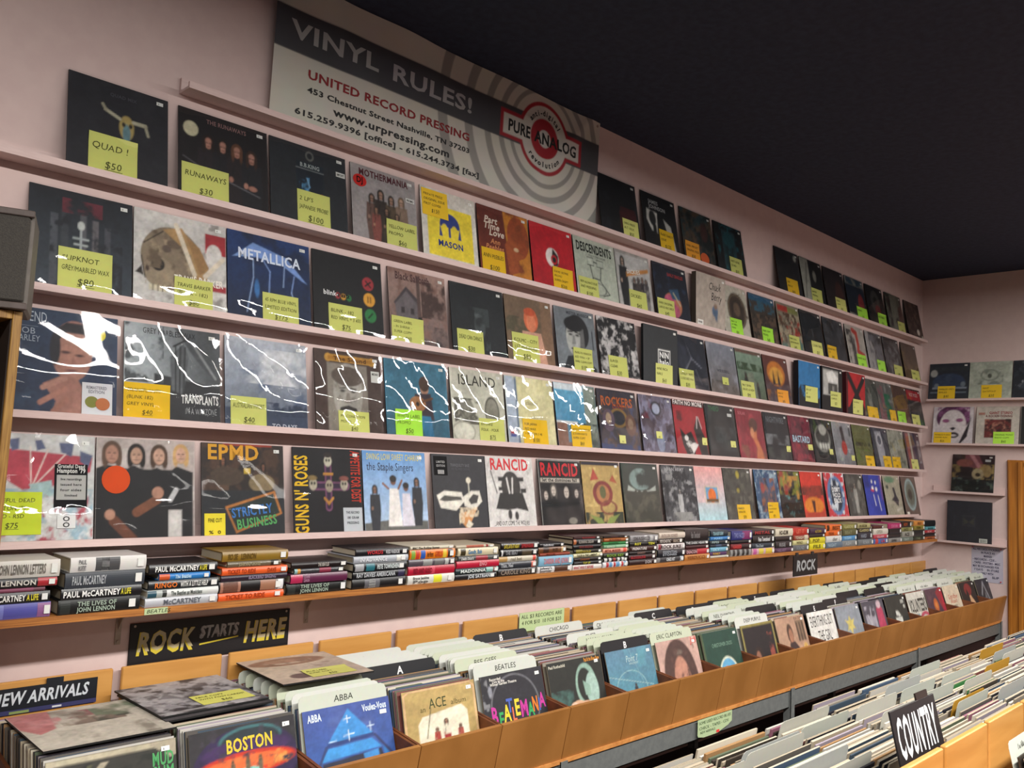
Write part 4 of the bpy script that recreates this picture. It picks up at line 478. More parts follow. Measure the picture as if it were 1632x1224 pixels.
# ------------------------------------------------------------------ banner above the topmost ledge
def bwave(x, z):
    return -.024-.010*(np.sin((x-1.34)*9+z*3)*.35+.35)*((z-2.69)/.52)-.012*np.exp(-((x-1.55-(3.2-z)*.8)/.09)**2)*np.clip((z-2.9)/.3, 0, 1)-.008*np.exp(-((x-1.95-(3.2-z)*1.1)/.12)**2)*np.clip((z-2.95)/.25, 0, 1)-.006*np.exp(-((x-3.0-(z-3.15))/.05)**2)
BX0, BX1, BZ0, BZ1 = 1.343, 3.128, 2.690, 3.216
nx, nz = 430, 130
Z, X = np.meshgrid(np.linspace(BZ0, BZ1, nz), np.linspace(BX0, BX1, nx), indexing='ij')
A = np.zeros((nz, nx, 3)); A[:] = lin('cfcbc0'); px = (BX1-BX0)/nx
def bput(d, c): k = np.clip(.5-d/(px*1.2), 0, 1)[..., None]; A[:] = A*(1-k)+lin(c)*k
LX, LZ = 2.735, 3.017
R = np.hypot(X-LX, Z-LZ)
for rr, wd in ((.62, .052), (.475, .045), (.365, .036), (.285, .030), (.222, .022)): bput(np.abs(R-rr)-wd/2, '97948e')
band = np.maximum(2.945-Z, Z-3.105)
bput(np.where(X > 1.40, band, np.hypot(np.minimum(X-1.375, 0), 0)*0+band), '45454a')
bput(np.where((X > 2.2) & (X < 2.30) & (R > .46) & (R < .5), band, 9), '45454a')
# logo: red rim, pale inside, bar, red ring
disc_ = lambda r: R-r
def bar(hx, hz): return np.maximum(np.abs(X-2.724)-hx, np.abs(Z-LZ)-hz)
bput(np.minimum(disc_(.172), bar(.275, .064)), 'a3202c'); bput(np.minimum(disc_(.153), bar(.256, .046)), 'd2cec6'); bput(disc_(.094), 'a3202c'); bput(disc_(.042), 'd2cec6')
m = MB(); k = np.arange(nz*nx).reshape(nz, nx)
m.add(np.stack([X.ravel(), bwave(X, Z).ravel(), Z.ravel()], 1), np.stack([k[:-1, :-1], k[:-1, 1:], k[1:, 1:], k[1:, :-1]], -1).reshape(-1, 4).tolist(), A.reshape(-1, 3))
wp = lambda p: np.stack([p[:, 0], bwave(p[:, 0], p[:, 2])-.0012, p[:, 2]], 1)
T = lambda s, x0, x1, z, h, c, b=True: m.text(s, x0, z, h, c, 0, width=x1-x0, bold=b, warp=wp)
T('VINYL', 1.409, 1.790, 2.999, .066, 'aaa9a9'); T('RULES!', 1.850, 2.290, 2.993, .066, 'aaa9a9')
T('UNITED RECORD PRESSING', 1.484, 2.278, 2.868, .033, '8f2228'); T('453 Chestnut Street Nashville, TN 37203', 1.487, 2.281, 2.816, .021, '1b1a1b')
T('www.urpressing.com', 1.602, 2.171, 2.766, .030, '1b1a1b'); T('615.259.9396 [office] - 615.244.3734 [fax]', 1.441, 2.343, 2.724, .022, '1b1a1b')
T('PURE', 2.497, 2.640, 2.990, .054, '1b191a'); T('ANALOG', 2.668, 2.965, 2.990, .054, '1b191a')
def arc(s, r, a0, a1, h, inward):
    n = len(s)
    for i, ch in enumerate(s):
        if ch == ' ': continue
        a = a0+(a1-a0)*i/(n-1); v, f, wd = text2d(ch, h, bold=True); v = v-[wd/2, h/2]; t = a-math.pi/2 if not inward else a+math.pi/2
        v = v@np.array(((math.cos(t), math.sin(t)), (-math.sin(t), math.cos(t))))
        m.add(wp(np.stack([v[:, 0]+LX+r*math.cos(a), 0*v[:, 0], v[:, 1]+LZ+r*math.sin(a)], 1)), f, '1b191a')
arc('anti-digital', .122, math.radians(142), math.radians(38), .026, False); arc('revolution', .124, math.radians(225), math.radians(318), .026, True)
bn = tag(m.build('banner', M['cloth']), 'wide white vinyl banner lettered VINYL RULES! with a red target emblem', 'banner')
for x, z in ((BX0+.02, BZ1-.02), (BX1-.02, BZ1-.02)):
    g = MB(); g.tube((x, float(bwave(x, z))-.003, z), (x, -.001, z), .007, '8a8880', n=12); g.build('grommet', M['steel'], bn)
# ------------------------------------------------------------------ steel shelving under the record bins
XS0, XS1 = .60, X1-.02
t = empty('shelving_unit', (4, -.3, 0)); tag(t, 'long grey steel shelving unit with a wooden deck carrying the wall record bins', 'shelving')
def put(mb, name, mat): o = mb.build(name, mat, t); o.location = (-4, .3, 0); return o
PX = [.62, 2.36, 4.09, 5.78, X1-.05]
for x in PX:
    for y in (-.607, -.05):
        m = MB().box(x-.004, y-.004, 0, x+.036, y-.001, .44).box(x-.004, y-.004, 0, x-.001, y+.036, .44)
        for k in range(8):
            for q in (.008, .024): m.box(x+q-.003, y-.0048, .04+k*.05, x+q+.003, y-.0038, .058+k*.05, '202224')
        put(m, 'post', M['metal'])
for y, s in ((-.60, 1), (-.045, -1)):
    for a, b in zip(PX[:-1], PX[1:]):
        put(MB().box(a+.036, y, .345, b-.004, y+.004*s if s > 0 else y+.004, .432).box(a+.036, y-.0 if s > 0 else y-.03, .428, b-.004, y+.03 if s > 0 else y, .432).box(a+.036, y-.0 if s > 0 else y-.02, .345, b-.004, y+.02 if s > 0 else y, .349), 'beam', M['metal'])
put(MB().box(XS0, -.608, .4325, XS1, -.02, .447), 'deck', M['deck'])
o = MB(); x0, x1 = 3.245, 3.525
o.add([(x0, -.6115, .432), (x1, -.6115, .432), (x1, -.6115, .385), (x1-.03, -.6115, .372), (x0+.16, -.6115, .352), (x0+.05, -.6115, .352), (x0+.005, -.6115, .36), (x0, -.6115, .37)], [tuple(range(7, -1, -1))], 'b4c79a')
o.text('SOME USED RECORD BLUES', x0+.01, .41, .013, '3c5438', -.6122, width=.26).text('CHECK - TAPES - CDS', x0+.012, .387, .013, '3c5438', -.6122, width=.24).text('NEW ARRIVALS', x0+.02, .37, .011, '3c5438', -.6122, width=.12)
o.box(x0+.15, -.6125, .355, x0+.175, -.6118, .366, 'e03c3c')
tag(o.build('paper_notice', M['paper']), 'torn pale green paper notice taped to the grey shelving beam', 'notice')
# ------------------------------------------------------------------ record bins along the wall
def bin_mesh(root):
    w = PIT-.004; z0 = .448
    m = MB().prism([(-.603, z0), (-YBIN, ZBIN), (-YBIN+.014, ZBIN+.002), (-.589, z0)], 0, .0, w); m.build('front_panel', M['wood'], root)
    for x in (.0005, w-.0105):
        m = MB().prism([(-.588, z0+.013), (-YBIN+.0145, ZBIN-.002), (-.032, ZBIN+.07), (-.032, z0+.013)], 0, x, x+.010); m.build('side_panel', M['edge'], root)
    MB().box(.0115, -.586, z0, w-.0115, -.034, z0+.008).build('bin_floor', M['edge'], root)
    MB().box(.010, -.030, z0, w-.012, -.016, .841, bev=.003).build('back_board', M['boardw'], root)
FRONT = [  # the record at the front of each bin: label, art, texts
 ('black and green cover with pale corner diamonds', 'B 2c2b25; R .0 0 .05 1 a39a84; R 0 0 1 .06 b0a78e; P .1 .22 .3 .08 .34 .08 .16 .3 1c1c1a; P .25 .3 .4 .1 .46 .1 .32 .3 a39a84; P .78 .02 .95 .18 1 .16 1 0 a39a84; P .86 .1 .9 .06 .94 .1 .9 .15 2c2b25; S .3 .1 .95 1 .5 8.0 1b1e18; S .3 .1 .8 .4 .25 7.0 4a4c34', [('MUD', .8, .24, .12, '4c9a5c', 'b', .18), ('SLIM', .8, .38, .12, '4c9a5c', 'b', .18)]),
 ('dark cover with a domed flying city and red glowing underside', 'B 2a282c; N .2 6.0 3a383c; E .52 .42 .5 .4 2c1e44; E .56 .16 .3 .14 3c6c70; E .56 .18 .28 .13 243036; E .52 .27 .42 .12 3c2454; E .52 .42 .47 .13 c8341c; E .52 .41 .4 .08 e86c34; E .52 .56 .16 .1 7cc0b4; S .1 .34 .95 .52 .2 7.0 f0a04c; F .38 .36 .16 6c5c44 8a7850 5c4c34; F .52 .35 .17 6c5c44 8a7850 5c4c34; F .64 .36 .16 6c5c44 8a7850 5c4c34; N .12 9.0 3a3440', [('BOSTON', .55, .275, .13, 'd8c03c', 'bc', .45)]),
 ('deep blue cover with a bright blue pyramid', 'V 3c5094 2c58a0; N .3 3.0 485c9c; P .5 .06 .76 .4 .24 .42 3c8cd0; P .24 .42 .76 .4 .8 .44 .2 .47 243c78; P .24 .48 .74 .46 .84 .58 .14 .62 3c90d4; P .16 .64 .84 .6 .9 1 .12 1 26283c; P .62 .62 .8 .6 .82 1 .66 .85 3c84c4; P .86 .58 1 .78 1 1 .9 1 2c74b8; L .06 .78 .22 .46 .03 2c3c6c; L .78 .43 .98 .72 .03 2c3460; L .44 .18 .52 .17 .008 e8f4ff; L .48 .14 .48 .22 .008 e8f4ff; L .42 .37 .54 .36 .008 e8f4ff; L .48 .31 .48 .43 .008 e8f4ff; L .7 .32 .78 .31 .007 d8ecff; L .74 .27 .74 .37 .007 d8ecff; L .26 .41 .34 .4 .007 d8ecff', [('ABBA', .05, .14, .08, 'd8e4f0', 'b', .15), ('Voulez-Vous', .96, .13, .075, 'dce8f4', 'br', .29)]),
 ('tan cover with clipped corners and a white panel of running footballers', 'B b49a60; L .02 .06 .02 1 .015 e0b48c; L .02 .06 .08 .02 .015 e0b48c; L .08 .02 .93 .02 .015 e0b48c; L .93 .02 .98 .08 .015 e0b48c; L .98 .08 .98 1 .015 e0b48c; P .18 .5 .24 .4 .78 .32 .86 .42 .86 1 .18 1 e4dcc4; F .42 .58 .3 a03c34 a88068 4a3428; F .55 .48 .4 d8d0bc a88068 3c2c24; F .74 .6 .28 a04c40 a88068 4a3428; R .51 .7 .6 .78 9a2c2c; S .36 .86 .84 1 .6 7.0 b07c74; L .36 .3 .28 .7 .012 4a4a2c', [('an', .22, .33, .07, '5c5430', ''), ('ACE', .34, .3, .13, '3c4428', '', .24), ('album', .64, .3, .07, '5c5430', '', .22)]),
 ('black worn cover with coloured balloon letters', 'B 26252c; N .2 9.0 302f37; O .5 .6 .38 .55 .02 6a6a70; E .13 .28 .03 .1 8a8c94; S 0 0 .1 1 .4 8.0 7c7c80', [('Recorded', .14, .1, .04, 'd8d4cc', 'b'), ('Live at the', .18, .145, .04, 'd8d4cc', 'b'), ('Winter Garden Theatre', .14, .19, .04, 'd8d4cc', 'b', .42), ('B', .1, .84, .26, 'c03c94', 'b', .1), ('E', .21, .88, .2, '3ca05c', 'b', .08), ('A', .29, .82, .24, 'e8c83c', 'b', .11), ('T', .35, .68, .2, '4c64b4', 'b', .1), ('L', .42, .84, .2, 'e87050', 'b', .07), ('E', .47, .76, .24, 'e8c83c', 'b', .09), ('M', .56, .8, .24, 'c03c94', 'b', .13), ('A', .68, .82, .2, '3ca05c', 'b', .1), ('N', .76, .76, .22, 'e87c2c', 'b', .1), ('I', .86, .76, .18, '4c64b4', 'b', .04), ('A', .88, .72, .22, 'c03c94', 'b', .1)]),
 ('black cover with a giant pale ear and a fingertip', 'B 22231f; S 0 .5 .4 1 .5 4.0 3c5a54; E .66 .5 .2 .4 8aa898; E .64 .48 .14 .3 22231f; E .76 .58 .12 .3 a0bcb0; P .6 .4 .72 .5 .72 .7 .62 .66 8aa898; E .46 .82 .13 .1 d0a888; E .56 .84 .2 .09 c89c7c; E .38 .82 .07 .08 d8b49c', [('Paul Rothschild', .02, .1, .045, 'c8c4b4', 'b', .3), ('Paul & the Blues Show', .98, .08, .06, 'd89038', 'br', .3)]),
 ('teal blue cover with a tiny diver and thin looping lines', 'V 5a8098 4a8494; N .3 4.0 5a90a0; O .44 .66 .32 .3 .01 90b4b4; L .0 .4 .9 .66 .008 a0b8b4; L .5 .0 .7 .6 .006 7ca4ac; F .52 .58 .26 34343c 5c4c44 24242c; P .5 .7 .6 .7 .75 .98 .66 1 303038; P .0 .5 .2 .75 .2 1 0 1 4a6c78; P .7 .86 1 .78 1 1 .66 1 a8b0a4; S .7 .8 1 1 .4 7.0 5c5c54', [('Point 7', .4, .22, .1, 'b0c8c8', 'i', .26), ('AMAZEMENT', .46, .27, .035, 'a8c0c0', '', .2)]),
 ('pink cover with a close-up face between long brown hair', 'B c09c90; E .48 .62 .4 .62 4c342e; P .15 .5 .5 .06 .85 .5 .92 1 .1 1 4c342e; E .5 .68 .2 .42 b4806c; E .4 .7 .06 .035 3c2c2c; E .6 .7 .06 .035 3c2c2c; R .34 .62 .46 .64 4c342e; R .54 .62 .66 .64 4c342e; E .5 .84 .06 .06 a06c5c; E .5 .95 .1 .03 8a4844; E .5 .2 .1 .04 6a5a50; S .1 .1 .9 1 .2 9.0 5c4038', [('Judi', .84, .1, .09, 'c83434', 'bi', .14)]),
 ('dark green cover with a pink flamingo in a pale blue oval', 'B 1e4034; R 0 0 .04 1 4c5c3c; E .58 .78 .28 .36 d8dcc4; E .58 .78 .25 .33 5c9cc0; P .35 .85 .8 .85 .76 1 .4 1 c8b088; E .6 .84 .14 .09 d88078; L .5 .82 .46 .66 .035 d88078; L .46 .66 .52 .58 .03 d88078; E .54 .6 .035 .03 d88078; L .6 .9 .6 1 .015 b06c64; E .68 .82 .06 .05 c86c68', [('CHRISTOPHER CROSS', .24, .25, .06, '7c9c88', '', .56)]),
 ('black cover with gold border and a dark-haired singer lit from the side', 'B 8c8044; R .04 .04 .96 1 211a1c; E .4 .58 .15 .2 2a1c18; E .38 .6 .08 .14 8a5c48; P .2 .8 .5 .7 .66 1 .14 1 2c1c1e; S .76 .16 .9 .9 .6 7.0 8a4438', []),
 ('light brown cover with a bearded man in profile and an oval emblem', 'B b08c74; E .42 .3 .1 .18 4a3428; E .44 .34 .07 .13 9a6c54; P .34 .46 .52 .44 .84 .8 .86 1 .3 1 .3 .7 3c2a28; R .66 .08 .94 .46 7c6450; L .7 .14 .7 .44 .04 4a382c; L .8 .14 .8 .44 .04 4a382c; L .9 .14 .9 .44 .04 4a382c; E .86 .66 .09 .16 d0a860; E .86 .66 .06 .11 c09448', [('FOLK SONGS', .64, .07, .05, '4a3a30', '', .3)]),
 ('white cover with tall black lettering above a teal strip', 'B dad8d2; R .08 .66 .94 1 4a6c74; S .08 .66 .94 1 .3 6.0 3c5a64; P .44 .9 .5 .74 .56 .9 .6 1 .4 1 344c54', [('EVERYTHING BUT', .5, .28, .2, '2c2c2c', 'c', .86), ('THE GIRL', .52, .56, .2, '2c2c2c', 'c', .5)]),
 ('pale grey-blue cover with a yellow star and a small photo', 'B 868c94; P .5 .2 .56 .3 .68 .28 .6 .38 .68 .48 .56 .46 .5 .58 .44 .46 .32 .5 .4 .38 .3 .28 .44 .3 c8b868; R .14 .72 .86 1 c4c2c0; E .4 .9 .1 .14 4c4848; E .62 .88 .14 .16 8a8480; P .2 1 .3 .84 .4 1 3c3838', []),
 ('grey-violet cover with pale scribbled figures and a pink shape', 'B 4a4650; S .1 .1 .55 .9 .6 8.0 9a96a0; L .2 .3 .4 .7 .05 b0acb4; L .36 .16 .24 .8 .04 a8a4ac; P .62 .2 .76 .06 .9 .2 .94 .6 1 .96 .7 1 .6 .6 a83c58; E .76 .1 .1 .08 c0a8b0', []),
 ('black cover with a small white block title in the centre', 'B 2a2c28; N .2 6.0 34362f; R .34 .46 .66 .58 c8c8c0; R .4 .32 .52 .42 c8c8c0; P .48 .38 .54 .34 .62 .44 .5 .46 c8c8c0; R .74 .1 .9 .18 9a9a94; R .84 .22 .92 .28 c8c8c0', []),
 ('white cover with a black title above flag-like blue and red patches', 'B c6c4ba; P .1 .52 .5 .5 .56 1 .1 1 44748c; S .1 .52 .52 1 .5 9.0 c8d0d0; O .8 .66 .24 .16 .08 b0485c; E .8 .84 .18 .2 8a8084; S .54 .6 1 1 .4 7.0 5c5054', [('VOLUNTEERS', .52, .44, .28, '282826', 'bc', .9)]),
 ('dark violet and red cover with an orange sun spot', 'B 4c3440; N .3 5.0 5c4048; R .84 0 1 1 a02434; P .6 .1 .84 0 .84 .6 8a2c34; E .48 .4 .13 .16 b86030; E .48 .4 .06 .07 d08440; S .2 .78 .8 1 .5 8.0 b08858', []),
 ('cream cover with red script title and a pair of dark legs', 'B d0c2aa; P .44 .5 .56 .5 .76 1 .6 1 .52 .68 .46 1 .34 1 4c4844; S .34 .5 .8 1 .4 8.0 6a665e', [('Goodbye', .2, .34, .12, 'b04c3c', 'ij', .6), ('Blues', .3, .44, .1, 'b04c3c', 'ij', .4)]),
 ('black cover with a large pale face in profile', 'B 28201f; P .44 .24 .6 .34 .8 .56 .9 .8 .8 .94 .6 1 .4 .8 .36 .5 d0a47c; E .5 .2 .24 .16 7c2c2c; E .42 .4 .08 .2 28201f; L .7 .7 .84 .7 .03 8a5c48; E .66 .62 .05 .03 4a342c', []),
 ('dark slate cover with pale chevron bands', 'B 2a262c; L .3 .4 .55 .1 .07 8a8a90; L .55 .1 .85 .8 .07 8a8a90; L .3 .9 .56 .4 .06 74747a; L .56 .4 .75 .9 .06 74747a; N .1 8.0 4a464e', []),
]
SHORT = ['green and black', 'flying city', 'blue pyramid', 'tan footballers', 'balloon letters', 'giant ear', 'teal diver', 'pink close-up face', 'green flamingo', 'gold-bordered black', 'light brown profile', 'white and teal lettered', 'yellow star', 'violet and pink', 'black block-title', 'blue and red flag', 'orange sun spot', 'cream legs', 'black pale-face', 'chevron']
PALETTE = [('3a332c', 'dark brown'), ('b0a28c', 'beige'), ('8c8478', 'grey-brown'), ('c8bfae', 'cream'), ('54504c', 'dark grey'), ('23222a', 'black'), ('7a4a44', 'dull red'), ('45566c', 'slate blue'), ('9a8f9a', 'mauve grey'), ('a07c54', 'tan'), ('5a6450', 'olive'), ('b8b4ac', 'pale grey'), ('8a5a6a', 'dusty pink'), ('3c4a58', 'dark blue')]
bins = []; BASE_Z = .448+.0085
root0 = empty('record_bin', (0, 0, 0)); bin_mesh(root0); NI_ = 36
for k in range(20):
    r0 = root0 if k == 0 else dup(root0); r0.location.x = XB0+k*PIT+.002
    tag(r0, 'orange wooden wall bin with the %s record at its front' % SHORT[k], 'bin', 'wooden record bins along the long wall'); bins.append(r0)
def nth(i): return ['first', 'second', 'third', 'fourth', 'fifth', 'sixth', 'seventh', 'eighth', 'ninth', 'tenth', 'eleventh', 'twelfth', 'thirteenth', 'fourteenth', 'fifteenth', 'sixteenth', 'seventeenth', 'eighteenth', 'nineteenth', 'twentieth', 'twenty-first', 'twenty-second', 'twenty-third', 'twenty-fourth', 'twenty-fifth', 'twenty-sixth', 'twenty-seventh', 'twenty-eighth', 'twenty-ninth', 'thirtieth', 'thirty-first', 'thirty-second', 'thirty-third', 'thirty-fourth', 'thirty-fifth', 'thirty-sixth', 'thirty-seventh'][i]
def sleeve_mb(t, col, seed, w=.314, h=.3145, m=None, off=(0, 0, 0), ang=0):
    r = random.Random(seed); c2 = r.choice([q[0] for q in PALETTE]); m = m or MB(); e = r.choice(['bdb29e', 'a99d88', '988c78', col, col])
    v = np.array([(x, y, z) for x in (-w/2, w/2) for y in (-t, 0) for z in (0, h)], float); cs = np.array([lin(col)]*8)
    ca, sa = math.cos(ang), math.sin(ang); V = np.stack([v[:, 0]+off[0], v[:, 1]*ca-v[:, 2]*sa+off[1], v[:, 1]*sa+v[:, 2]*ca+off[2]], 1)
    m.add(V, [(0, 4, 5, 1), (2, 3, 7, 6)], col)
    m.add(V, [(0, 1, 3, 2), (4, 6, 7, 5), (1, 5, 7, 3)], e)
    if r.random() < .5:                   # printed strip along the top of the sleeve
        q = np.array([(x, -t-.0004, z) for z in (h-.05, h-.004) for x in (-w*.4, r.uniform(-.1, .4)*w)]); Q = np.stack([q[:, 0]+off[0], q[:, 1]*ca-q[:, 2]*sa+off[1], q[:, 1]*sa+q[:, 2]*ca+off[2]], 1); m.add(Q, [(0, 1, 3, 2)], c2)
    return m
def card_mesh(text, col, tc, letter=False, seed=0, h=.352, w=.318, tw=None):
    r = random.Random(seed); t = .0012; m = MB(); c = .018; P = [(-w/2, 0), (w/2, 0), (w/2, h-c), (w/2-c*.3, h-c*.3), (w/2-c, h), (-w/2+c, h), (-w/2+c*.3, h-c*.3), (-w/2, h-c)]
    n = len(P); m.add([(x, y, z) for y in (-t, 0) for x, z in P], [tuple(range(n)), tuple(range(2*n-1, n-1, -1))]+[(i, i+n, (i+1) % n+n, (i+1) % n) for i in range(n)], col)
    if text:
        if letter: m.text(text, 0, h-.038, .026, tc, -t-.0005, align='c', bold=True)
        else:
            wd = text2d(text, .019, shear=.08)[2]; m.text(text, r.uniform(-.015, .01), h-.030, .019, tc, -t-.0005, align='c', shear=.08, jit=.06, width=min(wd*1.05, w*.86))
    elif not letter:                       # pen scribble too small to read
        x = -r.uniform(.05, .1); n = 0
        while x < .08:
            a, b = r.uniform(.004, .011), r.uniform(.003, .007)
            if r.random() < .85:
                for (x0, z0, x1, z1) in ((x, 0, x+b*.4, a*1.6), (x+b*.4, a*1.6, x+b, 0))[:r.choice((1, 2, 2))]:
                    m.add([(x0-.0012, -t-.0005, h-.032+z0), (x0+.0012, -t-.0005, h-.032+z0), (x1+.0012, -t-.0005, h-.032+z1), (x1-.0012, -t-.0005, h-.032+z1)], [(0, 1, 2, 3)], '4a4a44')
            x += b+.004
    return m
# what stands behind the front record, from front to back: (letters) black index cards, names on white cards
CARDS = {1: [], 2: [(1, 'ABBA'), (3, 'AIR SUPPLY'), (5, ''), (8, ''), (11, ''), (14, ''), (17, ''), (20, ''), (23, '')], 3: [(12, '*A'), (14, ''), (16, ''), (18, ''), (20, 'BANANARAMA'), (24, '')], 4: [(1, 'BEATLES'), (2, ''), (7, 'BEE GEES'), (8, ''), (9, ''), (10, ''), (12, ''), (14, ''), (16, ''), (17, 'BREAD'), (19, 'JACKSON BROWNE'), (21, 'JIMMY BUFFETT'), (24, '')],
 5: [(24, '*B')], 6: [(1, '*B'), (3, ''), (5, 'CARPENTERS'), (8, 'HARRY CHAPIN'), (12, 'CHER'), (23, 'CHICAGO')], 7: [(1, 'ERIC CLAPTON'), (3, 'CLIMAX BLUES BAND'), (5, ''), (7, 'PHIL COLLINS'), (9, ''), (11, ''), (13, ''), (15, ''), (17, ''), (20, 'CROSBY STILLS & NASH')], 8: [(22, '*C'), (24, '')],
 9: [(1, 'DEEP PURPLE'), (3, ''), (5, ''), (10, 'NEIL DIAMOND'), (12, ''), (15, ''), (18, ''), (22, '*D')], 10: [(9, '*'), (13, ''), (16, ''), (19, 'EMERSON LAKE & PALMER'), (21, ''), (23, '*E')], 11: [(1, '*E'), (4, ''), (6, ''), (8, ''), (10, ''), (13, ''), (16, ''), (18, ''), (23, '*F')], 12: [(3, '*F'), (7, ''), (9, ''), (12, ''), (15, ''), (18, ''), (20, ''), (23, '*G')], 13: [(8, '*'), (12, ''), (14, ''), (17, ''), (20, ''), (23, '')], 14: [(7, '*'), (10, ''), (13, ''), (16, ''), (21, ''), (23, '*')], 15: [(2, ''), (5, ''), (8, ''), (11, '*'), (14, ''), (19, '*')], 16: [(2, ''), (4, ''), (6, ''), (10, ''), (14, ''), (18, ''), (22, '*')], 17: [(1, ''), (3, ''), (6, ''), (10, ''), (13, ''), (17, ''), (21, '')], 18: [(2, ''), (4, ''), (7, ''), (10, ''), (14, ''), (18, '')], 19: [(1, ''), (3, ''), (6, ''), (9, ''), (13, ''), (17, ''), (22, '*')]}
STUFF = MB(); nstuff = 0; NIND = [0]
FLAT = {0: 1, 1: 1}
for k in range(20):
    cx = XB0+k*PIT+.002+(PIT-.004)/2; r = random.Random(900+k); lean = r.uniform(.25, .29); yb = -.586
    lab, art, tx = FRONT[k]; ys = (1.3, 1.3, 1.3, 1.45, 1.6, 1.5, 1.3)[k] if k < 7 else 1.1; tx = [(q[0], q[1], q[2]/ys, q[3]/(1+(ys-1)*.6))+tuple(q[4:]) for q in tx]
    o = record(lab, art, tx, w=.312, h=.314, n=84 if k < 7 else 56 if k < 12 else 40, film='', group='records at the front of the wall bins', side='8a8070', sticker=k not in (2, 9, 13), mat='card', ys=ys, extra=[('price_sticker', 'R', .87, .115, .95, .155, 'e8e8e4', [])] if k == 2 else ())
    fl = lean+.015+(.04 if k in (2, 6) else 0); o.location = (cx+r.uniform(-.003, .003), yb+.004, BASE_Z+.0015); o.rotation_euler.x = -fl; o.rotation_euler.y = -.008 if k == 1 else 0
    y = yb+.012; i = 0; cards = {round(a*NI_/27): b for a, b in CARDS.get(k, [])}; nr = nc = 0; step = (-.128-y)/NI_
    prev = None
    while i < NI_:
        i += 1; y = yb+.014+step*i+r.uniform(-.0015, .0015)
        a = lean+(.01-.01*i/NI_)
        if k == 0 and i > 33: break
        x = cx+r.uniform(-.0025, .0025)
        if i in cards:
            s = cards[i]; blk = s.startswith('*'); nc += 1
            o = card_mesh(s[1:] if blk else s or ('' if k < 10 else ''), '1d1e22' if blk else r.choice(['c6c9c0', 'c2c7b9', 'cccdc6', 'bfc5ae']), 'e0e0e0' if blk else '33342e', blk, 40*k+i, h=.335 if k == 0 else .35).build('divider_card', M['board' if blk else 'paper'])
            lt = 'black index card%s, %s card behind the %s record' % (' lettered '+s[1:] if len(s) > 1 else '', nth(nc-1), SHORT[k]) if blk else 'white name card, %s card behind the %s record' % (nth(nc-1), SHORT[k])
            tag(o, lt, 'divider', 'divider cards in the wall bins'); o.location = (cx, y, BASE_Z+.0012); o.rotation_euler.x = -a; continue
        t = r.uniform(.0035, .0078); col, cn = r.choice(PALETTE)
        if k < 4:
            nr += 1; NIND[0] += 1
            o = sleeve_mb(t, col, 77*k+i, h=r.uniform(.309, .3145)).build('record_sleeve', M['card'])
            tag(o, '%s sleeve filed edge-on, %s sleeve behind the %s record' % (cn, nth(nr-1), SHORT[k]), 'record', 'records filed behind the %s record' % SHORT[k])
            o.location = (x, y, BASE_Z+.0025); o.rotation_euler.x = -a
        else:
            sleeve_mb(t, col, 77*k+i, h=r.uniform(.309, .3145), m=STUFF, off=(x, y, BASE_Z+.0025), ang=-a); nstuff += 1
# ------------------------------------------------------------------ bookshelf and its books
ZT = ZBK+.02
bs = tag(MB().box(-.6, -DBK, ZBK, 7.31, -.0005, ZT).build('bookshelf', M['ply']), 'long plywood bookshelf under the lowest ledge, carrying stacks of music books', 'shelf')
BRX = (.42, .985, 1.64, 2.139, 2.825, 3.419, 3.976, 4.536, 5.173, 5.75, 6.33, 6.9)
m = MB().box(-.009, -.0035, .905, .009, -.0008, ZBK-.0005, bev=.001).box(-.009, -.15, ZBK-.0035, .009, -.0008, ZBK-.0005, bev=.001)
m.prism([(-.003, .95), (-.003, .975), (-.045, ZBK-.003), (-.06, ZBK-.003)], 0, -.0015, .0015).tube((0, -.003, .914), (0, -.0065, .914), .0045, n=8)
b0 = m.build('shelf_bracket', M['steel'], bs)
for i, x in enumerate(BRX): (b0 if i == 0 else dup(b0, bs)).location.x = x
e = MB().box(xat(230, -DBK, 1.035), -DBK-.0012, ZBK+.001, xat(267, -DBK, 1.035), -DBK-.0002, ZT-.001, 'b7c79a').text('BEATLES', xat(233, -DBK, 1.035), ZBK+.005, .011, '37402c', -DBK-.0017, width=.07, shear=.2)
tag(e.build('tape_label', M['paper'], bs), 'green handwritten tape label')
CNAME = {}
